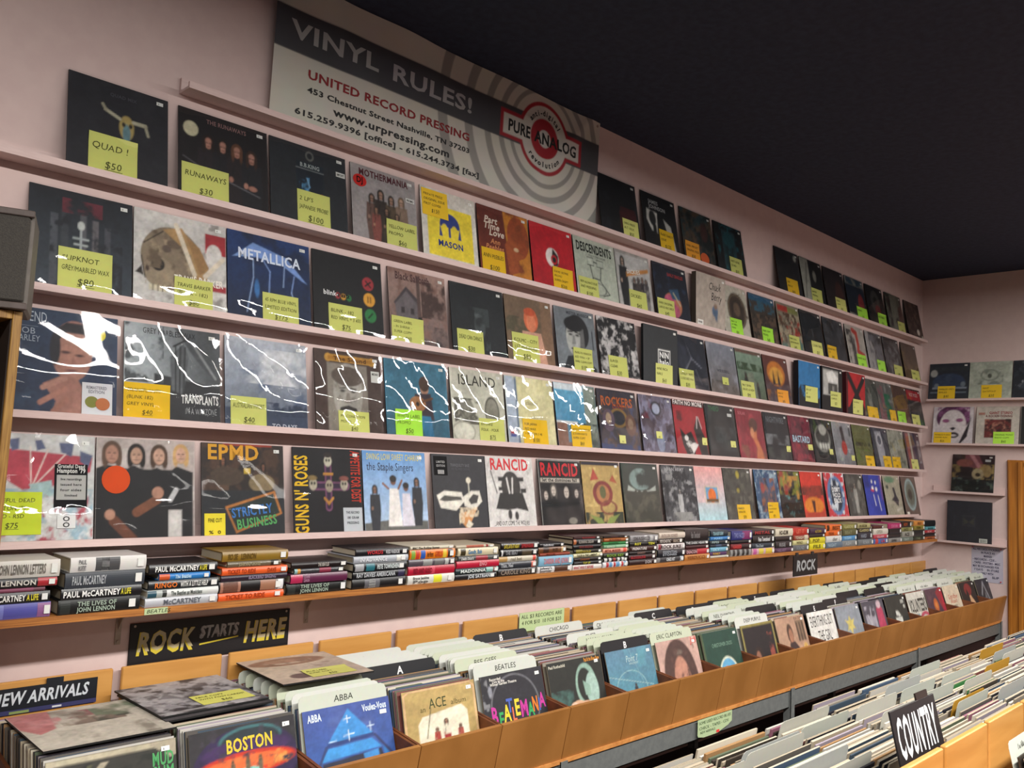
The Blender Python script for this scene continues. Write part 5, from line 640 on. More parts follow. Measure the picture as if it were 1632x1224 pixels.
def book(x, w, z, t, col, text, tc, seed, label, d=.165, c2=None, back=None):
    r = random.Random(seed); m = MB(); b = min(.0028, t*.16); y0 = -DBK+.004+r.uniform(0, .008)
    # case: two boards and a rounded spine (spine faces the room)
    prof = [(-.004*math.sin(math.pi*i/8)-.0, t*i/8) for i in range(9)]
    poly = prof+[(.004, t), (d, t), (d, t-b), (.004, t-b), (.004, b), (d, b), (d, 0), (.004, 0)]
    q = [(a, c) for a, c in poly]
    n = len(q); v = [(xx, a, c) for xx in (0, w) for a, c in q]
    f = [(i, i+n, (i+1) % n+n, (i+1) % n) for i in range(n)]
    k = [8, 9, 10, 11, 12, 13, 14, 15, 16, 0]
    for o in (0, n):
        f += [tuple(o+i for i in (9, 10, 11, 12)), tuple(o+i for i in (13, 14, 15, 16)), tuple(o+i for i in list(range(0, 9))+[9, 12, 13, 16])]
    m.add(v, f, col)
    yf = -.0042
    for (a0, a1, cc) in c2 or []:
        nn = 6; vv = []
        for i in range(nn+1):
            s = .04+.92*i/nn; vv += [(a0*w, -.004*math.sin(math.pi*s)-.0005, t*s), (a1*w, -.004*math.sin(math.pi*s)-.0005, t*s)]
        m.add(vv, [(2*i, 2*i+1, 2*i+3, 2*i+2) for i in range(nn)], cc)
    if text:
        for part in text.split('~'):
            s, a0, a1 = (part.split('@')+['.08', '.8'])[:3] if '@' not in part else (part.split('@')[0], *part.split('@')[1].split(','))
            cc = tc
            if '#' in s: s, cc = s.split('#')
            hh = t*.56; yv = -.0052
            L = s.split('/'); hh = hh/len(L)*(1 if len(L) == 1 else 1.15)
            for i, ss in enumerate(L):
                zz = t*.24 if len(L) == 1 else t*(.14+.4*(len(L)-1-i)); wd = text2d(ss, hh, bold=True)[2]
                m.text(ss, float(a0)*w, zz, hh, cc, yv, width=(float(a1)-float(a0))*w*(1 if i == 0 else .97), bold=True)
    o = m.build('book', M['gloss']); tag(o, label, 'book', 'music books stacked on the bookshelf'); o.location = (x, y0, z); o.rotation_euler.z = r.uniform(-.012, .012)
    p = MB().box(.003, .0045, b+.0001, w-.003, d-.004, t-b-.0001, r.choice(['b5aa94', 'a89c86', 'c0b6a2', '9a907c'])); p.build('page_block', M['paper'], o)
    if seed % 5 != 3:
        sx = r.uniform(.85, .9); MB().box(sx*w, -.0062, t*.22, sx*w+min(.018, .07*w+.003), -.0048, t*.8, 'dfe0dc').build('price_sticker', M['paper'], o)
    return o
BK = '1c1c1f'
STACKS = [  # px left, px right, height, books from the top: colour, spine text, text colour, thickness weight, (left, right) inset, colour bands, plain words
 (-28, 90, .152, [('cfccc4', 'JOHN LENNON LETTERS@.15,.8', '6a6660', 1.5, 0, 1.06, None, 'thick white'), (BK, 'LENNON@.2,.7', 'd0ccc4', .8, 0, .97, [(.72, 1, 'a82c34')], 'black and red'), ('6c4450', '', '', .45, 0, .82, [(0, .8, '8a4c64')], 'thin mauve'), (BK, 'McCARTNEY#e8e8e4@.1,.62~A LIFE#d8cc3c@.64,.82', 'e8e8e4', .95, 0, .9, None, 'black, white and yellow lettered'), ('5454a0', '', '', 1.3, 0, .92, [(.8, 1, '8a5c8c'), (.2, .3, '7478bc')], 'blue-violet')]),
 (80, 229, .153, [('d2d0cc', 'PAUL/McCARTNEY@.1,.2', '6a6a6c', 1.3, .1, 1, [(.32, .64, '4a4a4c'), (.4, .5, '9a9a9a')], 'white with a grey photo'), ('3a3f46', 'PAUL McCARTNEY@.08,.5', 'a8acb0', 1.35, .05, .985, None, 'slate grey'), (BK, 'PAUL McCARTNEY#ecece8@.02,.72~A LIFE#d8cc3c@.73,.86', '', .95, .02, .96, None, 'white and yellow lettered black'), ('1a1c1c', 'THE LIVES OF/JOHN LENNON@.22,.7', '9cac9c', 1.25, 0, .95, [(.02, .14, '2c302e')], 'black with thin pale green letters')]),
 (221, 347, .122, [(BK, 'PAUL McCARTNEY#ecece8@.08,.72~A LIFE#d8cc3c@.73,.84', '', 1.0, .03, .97, None, 'black with tall white letters'), ('2c78bc', 'The Beatles@.3,.62', 'bcdcf0', .7, .17, .87, [(0, .2, 'c8582c')], 'blue and orange'), ('1c2024', 'RINGO#d8702c@.08,.4~WITH A LITTLE HELP#d8d8d4@.44,.84', '', .95, .03, 1, None, 'black with orange lettering'), ('d0d3d0', 'The Beatles as Musicians@.32,.76', '4a504e', .8, .02, 1, [(0, .12, '244c5c'), (.12, .2, 'a4aca8'), (.2, .26, '2c3030')], 'white and teal'), ('b4b6bc', 'McCARTNEY@.24,.76', '5c6068', .95, 0, .99, None, 'silver')]),
 (344, 456, .150, [('8a6c28', 'IIO SE   LENNON@.08,.5', '5c4416', 1.15, .02, 1.06, None, 'dull gold'), ('6a604c', 'JOHN AND GEORGE@.2,.6', '9a9070', .7, .1, .9, [(.8, .95, '2c2822')], 'drab tan'), ('e4602c', 'TICKET TO RIDE@.08,.5~DAVE@.68,.82', '9a3414', .85, .02, .99, None, 'orange'), ('2c2030', 'BLACKBIRD SINGING@.4,.82', '8a7c94', .75, .02, 1.02, None, 'dark purple'), ('1a1718', '', '', 1.3, 0, .97, [(.02, .32, 'a0705c'), (.06, .28, '8a5c4c'), (.62, .9, '9a6c54'), (.86, .98, 'd8d8d8')], 'black with a face photo'), ('e8602c', 'TICKET TO RIDE@.1,.7', 'a03c18', .85, 0, .96, None, 'lower orange')]),
 (456, 553, .106, [('20191a', 'THE BEATLES@.46,.66', 'b0a8a0', .8, .04, .97, None, 'thin black'), ('3c3c40', '', '', .7, .1, .92, [(.0, .06, '8ab0b0'), (.06, .12, 'c88c3c'), (.5, .74, '8a3448')], 'grey with colour flecks'), ('5c2444', 'JOHN/LENNON@.22,.32', 'a87c94', 1.15, .04, .98, [(0, .2, 'b02c54')], 'magenta and plum'), ('1a1c1c', 'THE LIVES OF/JOHN LENNON@.22,.7', '9cac9c', 1.4, 0, 1, [(.02, .14, '2c302e')], 'black with thin pale green letters')]),
 (562, 649, .138, [('1a1a1e', 'WORDS#b83038@.2,.5~WEIRD WARDROBE@.55,.82', 'b8b8bc', .95, .04, 1, None, 'black and red'), ('a8acb4', 'IN ADVANCE@.1,.6', 'd8dce0', .95, 0, 1, [(.78, .94, 'd8d8d0')], 'silver-white'), ('1a1c20', 'PETE TOWNSHEND@.42,.88', 'd0d8d8', 1.1, 0, .97, [(.02, .18, '9a9ca0'), (.22, .38, '2c6c78')], 'black and teal'), ('17181c', 'RAY DAVIES AMERICANA@.06,.8', 'b8bcc0', 1.05, .01, .96, [(.86, .98, '34304c')], 'black with white capitals'), ('1a1a1c', '', '', 1.3, 0, .98, [(.22, .5, '5c5c60'), (.3, .42, 'a8a8a8')], 'black with a grey portrait')]),
 (648, 724, .140, [('cdc6b2', 'BBC The Rolling Stones@.04,.66', '2c2a24', .65, .02, .95, None, 'cream'), ('d8741c', 'Andy Warren#5c3010@.36,.5~GIRLS#b8401c@.54,.7', '', 1.6, .01, 1, [(.03, .11, '7c9c3c'), (.13, .2, 'c03c2c'), (.23, .33, '2c58a8'), (.72, .8, 'd8b83c'), (.83, .94, '3c2c20')], 'bright orange picture'), ('504850', '', '', 1.2, 0, .99, [(.3, .5, '8a8a88'), (.55, .75, '6a6868'), (.78, .86, 'b0b0ac')], 'grey photo'), ('b01c34', 'RED AND GOLD@.1,.5', '7a1426', 1.5, 0, 1, [(.46, .56, 'c84458')], 'crimson'), ('d0d0c8', 'Bruce Jenkins/Pop@.1,.44', '5c5c58', 1.5, 0, 1, [(.54, .72, 'dcd834')], 'white and yellow')]),
 (724, 794, .135, [('c4baa4', 'SOUND BARRIER@.28,.7', 'b05848', .6, .0, .88, [(.26, .72, 'c07460'), (.78, .84, '8a2c2c')], 'thin cream and red'), ('cfc3a4', 'Goody, Bob@.24,.58', '3c78a4', 1.5, .05, .98, [(.06, .18, '3c3420')], 'cream and blue'), ('50504f', "Death Disco's@.06,.36", 'd0d0cc', 1.0, .05, .98, [(.42, .72, '98303c')], 'grey and red'), ('b41c38', 'ENO@.52,.7', 'd88c94', 1.4, .02, 1, None, 'glossy red'), ('203034', 'MADONNA@.1,.68', 'd8e0dc', 1.1, 0, 1, [(.7, .98, '8cb8b0'), (.86, .94, 'c84838')], 'black and aqua'), ('1c1e22', 'JOE SATRIANI@.3,.86', 'c8ccd0', 1.2, .02, .96, None, 'black with large white capitals')]),
 (794, 857, .135, [('18181a', 'LATE, LATE AT NIGHT#c8b43c@.06,.46~SPRINGER#a82c30@.52,.84', '', 1.3, .04, 1, [(.5, .88, '3c1418')], 'black with yellow and red'), ('17181a', 'THE BEAT@.12,.44', '8a8c90', 1.3, .03, 1.02, [(.02, .06, 'c8c8c8'), (.56, .82, '4a4030')], 'plain black'), ('c8c0ae', 'red hot@.3,.6', '8a8272', 1.1, 0, .98, [(0, .22, 'b08c54'), (.9, .98, 'd04838')], 'cream and tan'), ('2c3038', 'Thin, Nel@.04,.36', 'b0b4b8', 1.3, 0, .96, [(.86, .97, 'd86c5c')], 'blue-black'), ('201e1e', 'CAROLE KING@.06,.84', '8a7c70', 1.45, 0, .98, None, 'black with bronze capitals')]),
 (857, 913, .128, [('1c1b1e', 'Freddie Mercury@.14,.56', 'b8b8bc', .9, .0, .7, None, 'short black'), ('6c4428', 'MY LIFE@.5,.68', '3c2414', 1.3, .0, .78, [(.16, .36, '3c2820'), (.82, .9, 'c8a878')], 'brown with a face'), ('8a3c28', 'BLUE@.2,.5', '5c2014', .7, .03, .9, None, 'thin rust red'), ('7cabc4', 'DARRIN AND JOHN@.14,.84', 'c87c84', 2.1, 0, .98, None, 'tall sky blue'), ('cdcccb', "Johnny's/Journey@.06,.4", '4a4a4c', 1.5, 0, 1, [(.48, .94, '4c3024')], 'white and dark brown')]),
 (913, 960, .148, [('3a2022', 'BLOODRED@.3,.8', '9a2c30', .6, .0, .9, None, 'thin dark red'), ('1c1a1c', 'RUNNING DREAM@.18,.72', '9a948c', 1.2, 0, .94, [(0, .1, 'a8643c')], 'black with an orange corner'), ('18171a', 'IRON MAIDENS@.2,.7', '7c3434', 1.0, 0, .94, None, 'black with dull red letters'), ('222018', 'GOLD@.3,.6', 'b0a03c', .9, 0, .95, [(.06, .3, '7c7428')], 'black and olive yellow'), ('d0cba4', 'TALES & THE LAMENT@.1,.8', '3c3828', .9, 0, 1.0, None, 'pale yellow'), ('231c1a', 'DREAM@.2,.56', '8a4c2c', .8, .03, .95, None, 'black and russet'), ('1c1d1c', 'TOP OF@.3,.56', 'b8b034', .8, .03, 1, None, 'black with a yellow word'), ('d4d0cb', 'WHAT WAS IT BEFORE@.02,.7', 'b04c54', 1.1, 0, 1.04, None, 'white and red')]),
 (961, 1000, .145, [('20191a', '', '', .6, 0, .96, [(.3, .6, '3c2424')], 'thin black'), ('a05c2c', 'RIVERS@.2,.7', '6c3418', .9, 0, .97, None, 'orange-brown'), ('2c7c40', 'ROOTS@.2,.6', '1c4c2c', .8, 0, 1, None, 'bright green'), ('74a07c', 'SONGS@.1,.42', 'b8d8b8', .9, 0, 1, [(.5, 1, '8ab490')], 'light green'), ('dc9c84', 'METAL MURDER@.06,.7', '8a3428', 1.2, 0, .99, [(.82, .94, 'd84c3c')], 'coral'), ('20241c', 'ROCK KEY@.12,.8', '7ca03c', 1.2, 0, 1, None, 'black with green scrawl'), ('242424', '', '', 1.1, .02, .99, [(.0, .12, 'c8c8c4'), (.2, .3, 'c8c8c4'), (.38, .48, '9a3430'), (.56, .66, 'c8c8c4'), (.74, .84, 'c8c8c4')], 'black with small portraits'), ('cfd0d4', '', '', 1.4, 0, 1, [(.12, .22, 'b03438'), (.24, .36, '5c90b8'), (.42, .5, 'b03438'), (.52, .66, '5c90b8'), (.74, .82, 'b03438'), (.84, .94, '5c90b8')], 'white, red and blue striped')]),
 (1003, 1047, .142, [('8a888a', 'SMASHED@.1,.7', '5c5a5c', 1.5, 0, 1.05, [(.5, .6, 'c8c8c8'), (.7, .8, 'b0b0b0')], 'grey photo'), ('222220', 'ROT#d0c83c@.16,.4~TEN#d0c83c@.66,.9', '', 1.0, .02, 1, None, 'black with yellow letters'), ('3c2422', 'PREMATURE@.06,.6', 'd0c8c4', 1.1, .02, .98, None, 'maroon-brown'), ('1c1718', 'DIARY@.3,.6', '8a6c64', .9, 0, .97, None, 'black'), ('34191b', 'BLOODLINE@.06,.6', 'a82c34', 1.1, 0, .98, None, 'black with red letters'), ('2c1b1d', 'DON@.56,.8', 'b0a8a8', 1.2, 0, .98, None, 'dark maroon')]),
 (1047, 1091, .148, [('cdbfb0', 'ROLLIN JONES@.08,.7', 'a8948a', 1.3, .04, 1, None, 'pinkish cream'), ('2f211c', 'PSYCHOTIC#c8c0b8@.06,.5~REACT@.6,.9', 'a89888', 1.2, .03, .92, None, 'dark brown'), ('cfc6c4', 'ROCK JUKE@.1,.86', '3c3034', 1.3, 0, .98, [(.02, .14, '8a3c44')], 'white'), ('1e2128', 'ESSENTIAL/STONES@.16,.7', '9aa0a8', 1.6, 0, 1, None, 'black and grey'), ('3a3c40', 'ONE HIT@.34,.66', 'd0d4d8', 1.3, 0, 1, [(0, .12, '7c7c7c'), (.86, .98, 'a8b4bc')], 'charcoal')]),
 (1091, 1131, .165, [('241f20', 'Pete Townshend@.24,.62', '7c7878', 2.6, 0, .98, None, 'very thick black'), ('1b1b1d', 'THE DARK HEART@.04,.86', 'c8c8c8', 1.0, 0, .97, None, 'black with white capitals'), ('3c1c20', '', '', .9, .02, .95, None, 'dark wine'), ('b0303a', 'DEACON@.06,.5', 'd0a0a4', 1.3, 0, .96, [(0, .5, '34181c')], 'red and black'), ('b4783c', 'VERDUCCI@.1,.8', '8a4c24', 1.3, 0, 1, None, 'tan')]),
 (1131, 1162, .148, [('20303c', 'TRANSFORM@.1,.7', '8ab0b8', 1.6, 0, .9, None, 'navy teal'), ('3c78b4', 'MARS@.16,.6', '8ac0e8', .9, 0, 1.04, None, 'mid blue'), ('2c3438', 'PIPES@.1,.5', '9ab0b0', 1.0, 0, .95, None, 'dark slate'), ('242832', '', '', .8, 0, .96, [(.3, .6, '3c4c64')], 'ink blue'), ('6ca4bc', 'SKY@.1,.5', 'a8d0e0', 1.1, .02, .92, None, 'light blue'), ('4c2c58', 'FUNKY@.16,.6', 'c8a03c', 1.0, .02, .9, None, 'purple'), ('c0bcb0', '', '', .6, .03, .98, None, 'thin off-white')]),
 (1165, 1198, .140, [('2c3474', 'TWO FACED@.1,.6', '7c84b8', 2.0, 0, 1, [(.52, .94, '7c2c60')], 'blue and purple'), ('1c1c20', '', '', .9, 0, .97, None, 'plain black'), ('6c1c24', 'GREED@.08,.5', 'c83c3c', 1.2, 0, .98, [(.5, 1, '2c1c20')], 'red and black'), ('8a8a88', '', '', 1.5, 0, 1, [(.1, .2, '2c2c2c'), (.3, .42, '2c2c2c'), (.55, .66, '2c2c2c'), (.76, .88, '2c2c2c')], 'black and white striped')]),
 (1199, 1234, .140, [('241a1c', 'METAL@.1,.8', 'a03034', 1.3, 0, 1, None, 'black with red letters'), ('1b1b1d', 'Pete Townshend@.24,.8', 'd8d8d8', 1.8, .02, .97, None, 'black with white letters'), ('22303c', 'The Dust@.14,.5', '9aa8b0', 1.2, 0, 1, None, 'dark teal'), ('c8a4a8', '', '', 1.4, 0, 1.02, [(.05, .2, 'b85c94'), (.3, .5, 'd0c04c'), (.6, .9, 'd0b43c')], 'pink and yellow flowered')]),
 (1235, 1263, .140, [('cfc7b2', 'HO-KUM@.2,.7', '3c3830', 1.8, 0, 1, None, 'cream'), ('201f20', '', '', 1.2, 0, .9, None, 'plain black'), ('28262a', 'RISE@.2,.6', '8a8a8c', 1.6, .02, .9, None, 'charcoal'), ('4c3048', 'VELVET@.1,.6', '8a6c88', 1.1, 0, 1.02, None, 'plum')]),
 (1264, 1289, .140, [('b43028', 'LET IT@.2,.7', 'd8745c', 1.8, 0, 1, None, 'bright red'), ('8a3c30', 'TONIGHT@.1,.7', 'd0c0a8', 1.3, 0, 1, [(.7, .94, 'c8c0ac')], 'brick red and white'), ('c4bf8a', 'WHO@.2,.6', '6a6440', 1.2, 0, .98, None, 'pale yellow'), ('5c6064', 'SOUND@.2,.7', '8a9094', 1.5, 0, 1, None, 'grey')]),
 (1290, 1315, .130, [('3c2c44', 'AUTUMN@.3,.7', 'a89040', 1.3, 0, 1, None, 'dark violet'), ('2c2a2c', '', '', 1.0, 0, .96, None, 'black'), ('cfc434', 'POP@.16,.6', '6a6420', 1.5, .04, 1, None, 'yellow'), ('d2c828', 'FILE@.2,.7', '5c5c20', 1.6, .04, 1, None, 'lower bright yellow')]),
 (1316, 1342, .150, [('dc6c30', 'BEST@.4,.9', '5c2c14', 1.6, 0, .96, [(.06, .22, '3c2418')], 'orange'), ('d46428', 'FREAK@.2,.6', '8a3c18', 1.3, 0, .84, None, 'second orange'), ('cfd0cc', 'clear@.4,.7', '8a8c8a', 1.6, .03, 1, None, 'white'), ('5c7080', 'NIGHT@.1,.6', 'a0b4c0', 1.5, .02, 1, None, 'blue-grey')]),
 (1343, 1366, .150, [('7a7840', 'KLAXXONS@.1,.8', 'c0bc84', 1.4, 0, .9, None, 'olive'), ('5a5c40', 'BEAT@.1,.6', '8a8c6c', 1.6, 0, 1, None, 'moss green'), ('4c8cc0', 'OCEAN@.1,.6', 'a0d0e8', 1.3, .03, 1, None, 'bright blue'), ('7c8284', 'ASH@.2,.6', 'a8aeb0', 1.6, .03, 1.02, None, 'pale grey')]),
 (1367, 1391, .150, [('a8a274', 'BLOSSOM@.1,.7', '5c5838', 1.2, 0, .8, None, 'khaki'), ('2c2b28', 'CLASSICS@.1,.8', 'c0b884', 1.1, .02, .9, None, 'black with cream letters'), ('28303c', 'HARD@.2,.6', '8a94a0', 1.7, .02, .96, None, 'navy'), ('6c7478', 'RYAN@.3,.7', 'a0a8ac', 1.5, .02, 1, None, 'steel grey')]),
 (1392, 1415, .130, [('4c2424', '', '', .9, 0, .7, None, 'maroon'), ('d0ccc0', 'OPEN@.2,.6', 'a8a498', 1.6, 0, 1, None, 'white'), ('b84858', 'GLAM@.2,.7', 'e0b0b8', 1.1, 0, .96, None, 'pinkish red'), ('4c6ca8', 'UK@.5,.8', 'c83c40', 1.5, .06, 1, [(.1, .3, 'b84048')], 'blue and red')]),
 (1416, 1437, .140, [('a82c64', 'DIVA@.2,.7', 'd87ca0', 1.5, 0, 1, None, 'magenta'), ('201c20', '', '', 1.5, .06, 1, None, 'plain black'), ('242224', '', '', 1.2, 0, .98, None, 'lower plain black'), ('8a8a88', 'GANG@.2,.6', '3c3c3c', 1.3, .02, 1.05, None, 'mid grey')]),
 (1437, 1456, .150, [('28201c', 'NOW@.2,.6', 'a8502c', 1.6, 0, .8, None, 'black and orange'), ('8a8854', 'JAZZ@.2,.6', '4a4828', 1.1, 0, 1.02, None, 'olive'), ('94948a', 'ACE@.2,.6', '3c3c38', 1.5, .03, 1, None, 'stone grey'), ('6c7870', 'BAY@.2,.6', 'a8b4ac', 1.2, .03, 1, None, 'grey-green')]),
 (1457, 1474, .150, [('d08c44', 'RIO@.3,.7', '6c3c1c', 1.3, 0, .98, None, 'amber'), ('8a7c34', 'TIN@.2,.6', '3c3414', 1.2, 0, .96, None, 'mustard'), ('2c2a28', '', '', 1.7, 0, 1, None, 'dark brown'), ('34382c', 'OAK@.2,.6', '7c8468', 1.2, 0, 1, None, 'dark green')]),
 (1474, 1492, .150, [('1d2022', '', '', 2.0, 0, .95, None, 'thick black'), ('5c9ca4', 'BAR@.2,.7', '2c4c50', 1.1, .04, .97, None, 'teal'), ('b0343c', 'EX@.2,.6', 'e0a0a4', 1.0, .04, 1.04, None, 'red'), ('2c2020', '', '', 1.2, .03, 1.02, None, 'black-brown'), ('a85c34', 'SUN@.2,.6', '5c2c14', .9, 0, .98, None, 'burnt orange')]),
]
ORD = ['top', 'second', 'third', 'fourth', 'fifth', 'sixth', 'seventh', 'eighth', 'ninth']
ABOVE = ['the red fan', 'the fan and band photo', 'the band photo', 'the tilted plate sleeve', 'the skull-cross edge', 'the left two singers', 'the right two singers', 'the paper machine', 'the hunched figure', 'the four pale faces', 'the mustard flower', 'the mustard-castle gap', 'the castle', 'the crowd photo', 'the pink and pale blue sleeve', 'the pink-olive gap', 'the olive-grey sleeve', 'the olive-blue gap', 'the flame border', 'the lime splashes', 'the fiery red sleeve', 'the tie-dye left edge', 'the tie-dye right edge', 'the pale figures', 'the blue candle sleeve', 'the bird blot', 'the last ledge gap', 'the eye nebula', 'the ledge end']
sd = 100
prev_end = -9
for si, (pl, pr, H, bl) in enumerate(STACKS):
    a = max(xat(pl, -DBK+.004, ZT+.02), prev_end+.004); b = xat(pr, -DBK+.004, ZT+.02); W = b-a; tot = sum(q[3] for q in bl); z = ZT+H; H = min(H, .158); z = ZT+H; mx = 0
    tb = max(.6, 1); k = H/tot
    for bi, (c, tx, tc, wt, i0, i1, c2, words) in enumerate(bl):
        t = wt*k; z -= t; sd += 1
        i1 = min(i1, 1.0) if si < len(STACKS)-1 else min(i1, 1.0)
        book(a+i0*W, (i1-i0)*W, z+.0003, t-.0007, c, tx, tc or 'cccccc', sd, '%s book, %s of %d beneath %s' % (words, ORD[bi] if bi < len(bl)-1 else 'bottom', len(bl), ABOVE[si]), d=.155 if sd % 3 else .172, c2=c2)
    prev_end = b
# ------------------------------------------------------------------ double-sided island of bins in the foreground aisle
YC = -1.92; XI0 = 1.633; NI = 14
t = empty('island_stand', (4, YC, 0)); tag(t, 'low dark stand carrying the double-sided record island in the right foreground', 'stand')
def puti(mb, name, mat): o = mb.build(name, mat, t); o.location = (-4, -YC, 0); return o
puti(MB().box(XI0-.02, YC-.6, .40, XI0+NI*PIT+.02, YC+.6, .446, bev=.004), 'deck', M['deck'])
for x in (XI0+.05, XI0+NI*PIT/2, XI0+NI*PIT-.05):
    for y in (YC-.52, YC+.52): puti(MB().box(x-.03, y-.03, 0, x+.03, y+.03, .40, bev=.003), 'leg', M['casedark'])
ib = empty('record_bin', (0, 0, 0)); bin_mesh(ib)
for ch in list(ib.children):
    if ch.name.startswith('back_board'): bpy.data.objects.remove(ch)
CB = []
for k in range(NI):
    c = MB().box(.008, -.008, .448, PIT-.012, .008, .845, bev=.003).build('centre_board', M['boardw'])
    c.location = (XI0+k*PIT, YC, 0); tag(c, 'golden centre board of the foreground island, %s from its near left end' % nth(k), 'board', 'centre boards of the foreground island')
for k in range(NI):
    a = ib if k == 0 else dup(ib); a.location = (XI0+(k+1)*PIT-.002, YC+.012, 0); a.rotation_euler.z = math.pi
    a.location.y = YC-.004
    tag(a, 'wooden bin on the wall side of the foreground island, %s from its near left end' % nth(k), 'bin', 'bins on the wall side of the island')
for k in range(3, 9):
    a = dup(ib); a.location = (XI0+k*PIT-.002, YC+.004, 0); a.rotation_euler.z = 0
    tag(a, 'wooden bin on the camera side of the foreground island, %s from the left' % nth(k-3), 'bin', 'bins on the camera side of the island')
for k in range(NI):
    r = random.Random(300+k); cx = XI0+(k+1)*PIT-.002-(PIT-.004)/2; nr = nc = 0; lean = r.uniform(.16, .24)
    for i in range(36 if k not in (1, 2) else 29):
        y = YC+.565-i*(.455/36)+r.uniform(-.0014, .0014); a = lean+.0003*i; t_ = r.uniform(.0035, .0075); col, cn = r.choice(PALETTE+[('c8bfae', 'cream'), ('b8b4ac', 'pale grey'), ('cfc8bc', 'off-white'), ('a89c88', 'fawn')])
        if k == 5 and i in (14, 19): col, cn = ('3c7c44', 'bright green')
        if r.random() < .12 and i > 2:
            nc += 1; yel = r.random() < .12
            o = card_mesh('', 'b08428' if yel else r.choice(['a6a8a4', 'b6b5aa', 'aeb2a8']), '4a4a44', seed=k*50+i, h=.345).build('divider_card', M['paper'])
            e = MB(); s = r.choice(['ALABAMA', 'EDDY A', 'GLEN C', 'JOHNNY C', 'CHARLIE', 'GATLIN', 'MERLE', 'EMMYLOU', 'OAK RIDGE', 'RAY P'])
            tag(o, '%s divider card in the %s wall-side island bin, %s card from its front' % ('mustard' if yel else 'grey-white', nth(k), nth(nc-1)), 'divider', 'divider cards in the island')
            o.location = (cx, y, BASE_Z+.0012); o.rotation_euler = (-a, 0, math.pi); continue
        rot = math.pi
        if k == 1:
            nr += 1; NIND[0] += 1
            o = sleeve_mb(t_, col, 5000+40*k+i, h=r.uniform(.296, .3145)).build('record_sleeve', M['card'])
            tag(o, '%s sleeve, %s back in the second wall-side island bin' % (cn, nth(nr-1)), 'record', 'records filed in the %s island bin' % nth(k))
            o.location = (cx+r.uniform(-.0025, .0025), y, BASE_Z+.0025); o.rotation_euler = (-a, 0, rot)
        else:                              # mirrored lean: turn the sleeve round, then place it
            n0 = len(STUFF.v); sleeve_mb(t_, col, 5000+40*k+i, h=r.uniform(.296, .3145), m=STUFF, ang=-a)
            for q in range(n0, len(STUFF.v)): V = STUFF.v[q]; STUFF.v[q] = np.stack([cx-V[:, 0], y-V[:, 1], BASE_Z+.0025+V[:, 2]], 1)
for k in range(3, 9):                      # camera side: a few sleeves and cards against the centre board
    r = random.Random(700+k); cx = XI0+k*PIT-.002+(PIT-.004)/2
    for i in range(7):
        y = YC-.128-i*.016; a = .22
        if i in (0, 3):
            blk = i == 0 and k in (4, 6)
            o = card_mesh('Y' if k == 4 and blk else '', '1d1e22' if blk else ['c0c4ba', 'b8bec0', 'b4c2ac'][(k+i) % 3], 'e0e0e0', blk, k*9+i, h=.35).build('divider_card', M['board' if blk else 'paper'])
            tag(o, '%s card leaning in the %s camera-side island bin, %s' % ('black index' if blk else 'white divider', nth(k-3), 'nearest the centre board' if i == 0 else 'further from the centre board'), 'divider', 'divider cards in the island')
        else:
            col, cn = r.choice(PALETTE); NIND[0] += 1
            o = sleeve_mb(.005, col, 8000+k*20+i).build('record_sleeve', M['card'])
            tag(o, '%s sleeve in the %s camera-side island bin, %s from the board' % (cn, nth(k-3), nth(i)), 'record', 'records in the camera-side island bins')
        o.location = (cx, y, BASE_Z+.002); o.rotation_euler.x = -a
o = STUFF.build('record_sleeves', M['card']); tag(o, 'mass of further filed record sleeves in the far bins along the wall and island', 'records', kind='stuff')
# signs -------------------------------------------------------------------------------------------
m = MB().box(-.15, -.0025, 0, .15, .0025, .275, '1c1a1d', bev=.001).text('COUNTRY', -.135, .158, .098, 'd8dadc', -.0032, width=.26, bold=True, shear=.1, jit=.04)
m.box(.03, -.0024, .2745, .11, .0024, .292, '2a201c')
o = m.build('section_sign', M['board']); tag(o, 'black hand-lettered COUNTRY sign standing among the island records', 'sign'); o.location = (2.335, -1.905, .667); o.rotation_euler = (-.235, 0, 0)
m = MB().box(1.02, -.006, .834, 1.571, -.0008, .963, '1b191c', bev=.001)
def brush(s, x0, x1, z, h, c1, c2, y=-.0066):
    m.text(s, x0, z, h, c1, y, width=x1-x0, bold=True, shear=.16); m.text(s, x0+.003, z+h*.16, h*.82, c2, y-.0005, width=(x1-x0)*.985, shear=.19, bold=True)
brush('ROCK', 1.040, 1.222, .866, .070, 'cdb93c', 'b9ad88'); brush('STARTS', 1.243, 1.378, .896, .040, '8e8d8c', 'a3a2a2'); brush('HERE', 1.398, 1.556, .866, .070, 'cdb93c', 'b9ad88')
m.prism([(1.245, .874), (1.38, .887), (1.38, .891), (1.245, .879)], 1, -.0068, -.0062, 'd2be3a')
o = m.build('section_sign', M['board']); tag(o, 'black hand-lettered ROCK STARTS HERE sign on the wall under the bookshelf', 'sign')
for x, z in ((1.034, .955), (1.557, .955)): MB().disc(x, -.0066, z, .004, .004, '6a6a6c', 10).build('screw', M['steel'], o)
RX = xat(1265, -.212, .95); RW = xat(1303, -.212, .95)-RX
m = MB().box(RX, -.212, .895, RX+RW, -.205, 1.018, '1a1a1c', bev=.001).text('ROCK', RX+.03, .925, .066, '7e8082', -.2126, width=RW*.8, bold=True, shear=.12, jit=.03)
m.text('ROCK', RX+.034, .930, .058, 'a3a5a6', -.2131, width=RW*.78, bold=True, shear=.14)
m.box(RX+.04, -.2068, 1.01, RX+.07, -.2012, 1.036, '2a2a2c').box(RX+RW-.07, -.2068, 1.01, RX+RW-.04, -.2012, 1.036, '2a2a2c')
tag(m.build('section_sign', M['board']), 'small square black ROCK sign hanging from the bookshelf edge', 'sign')
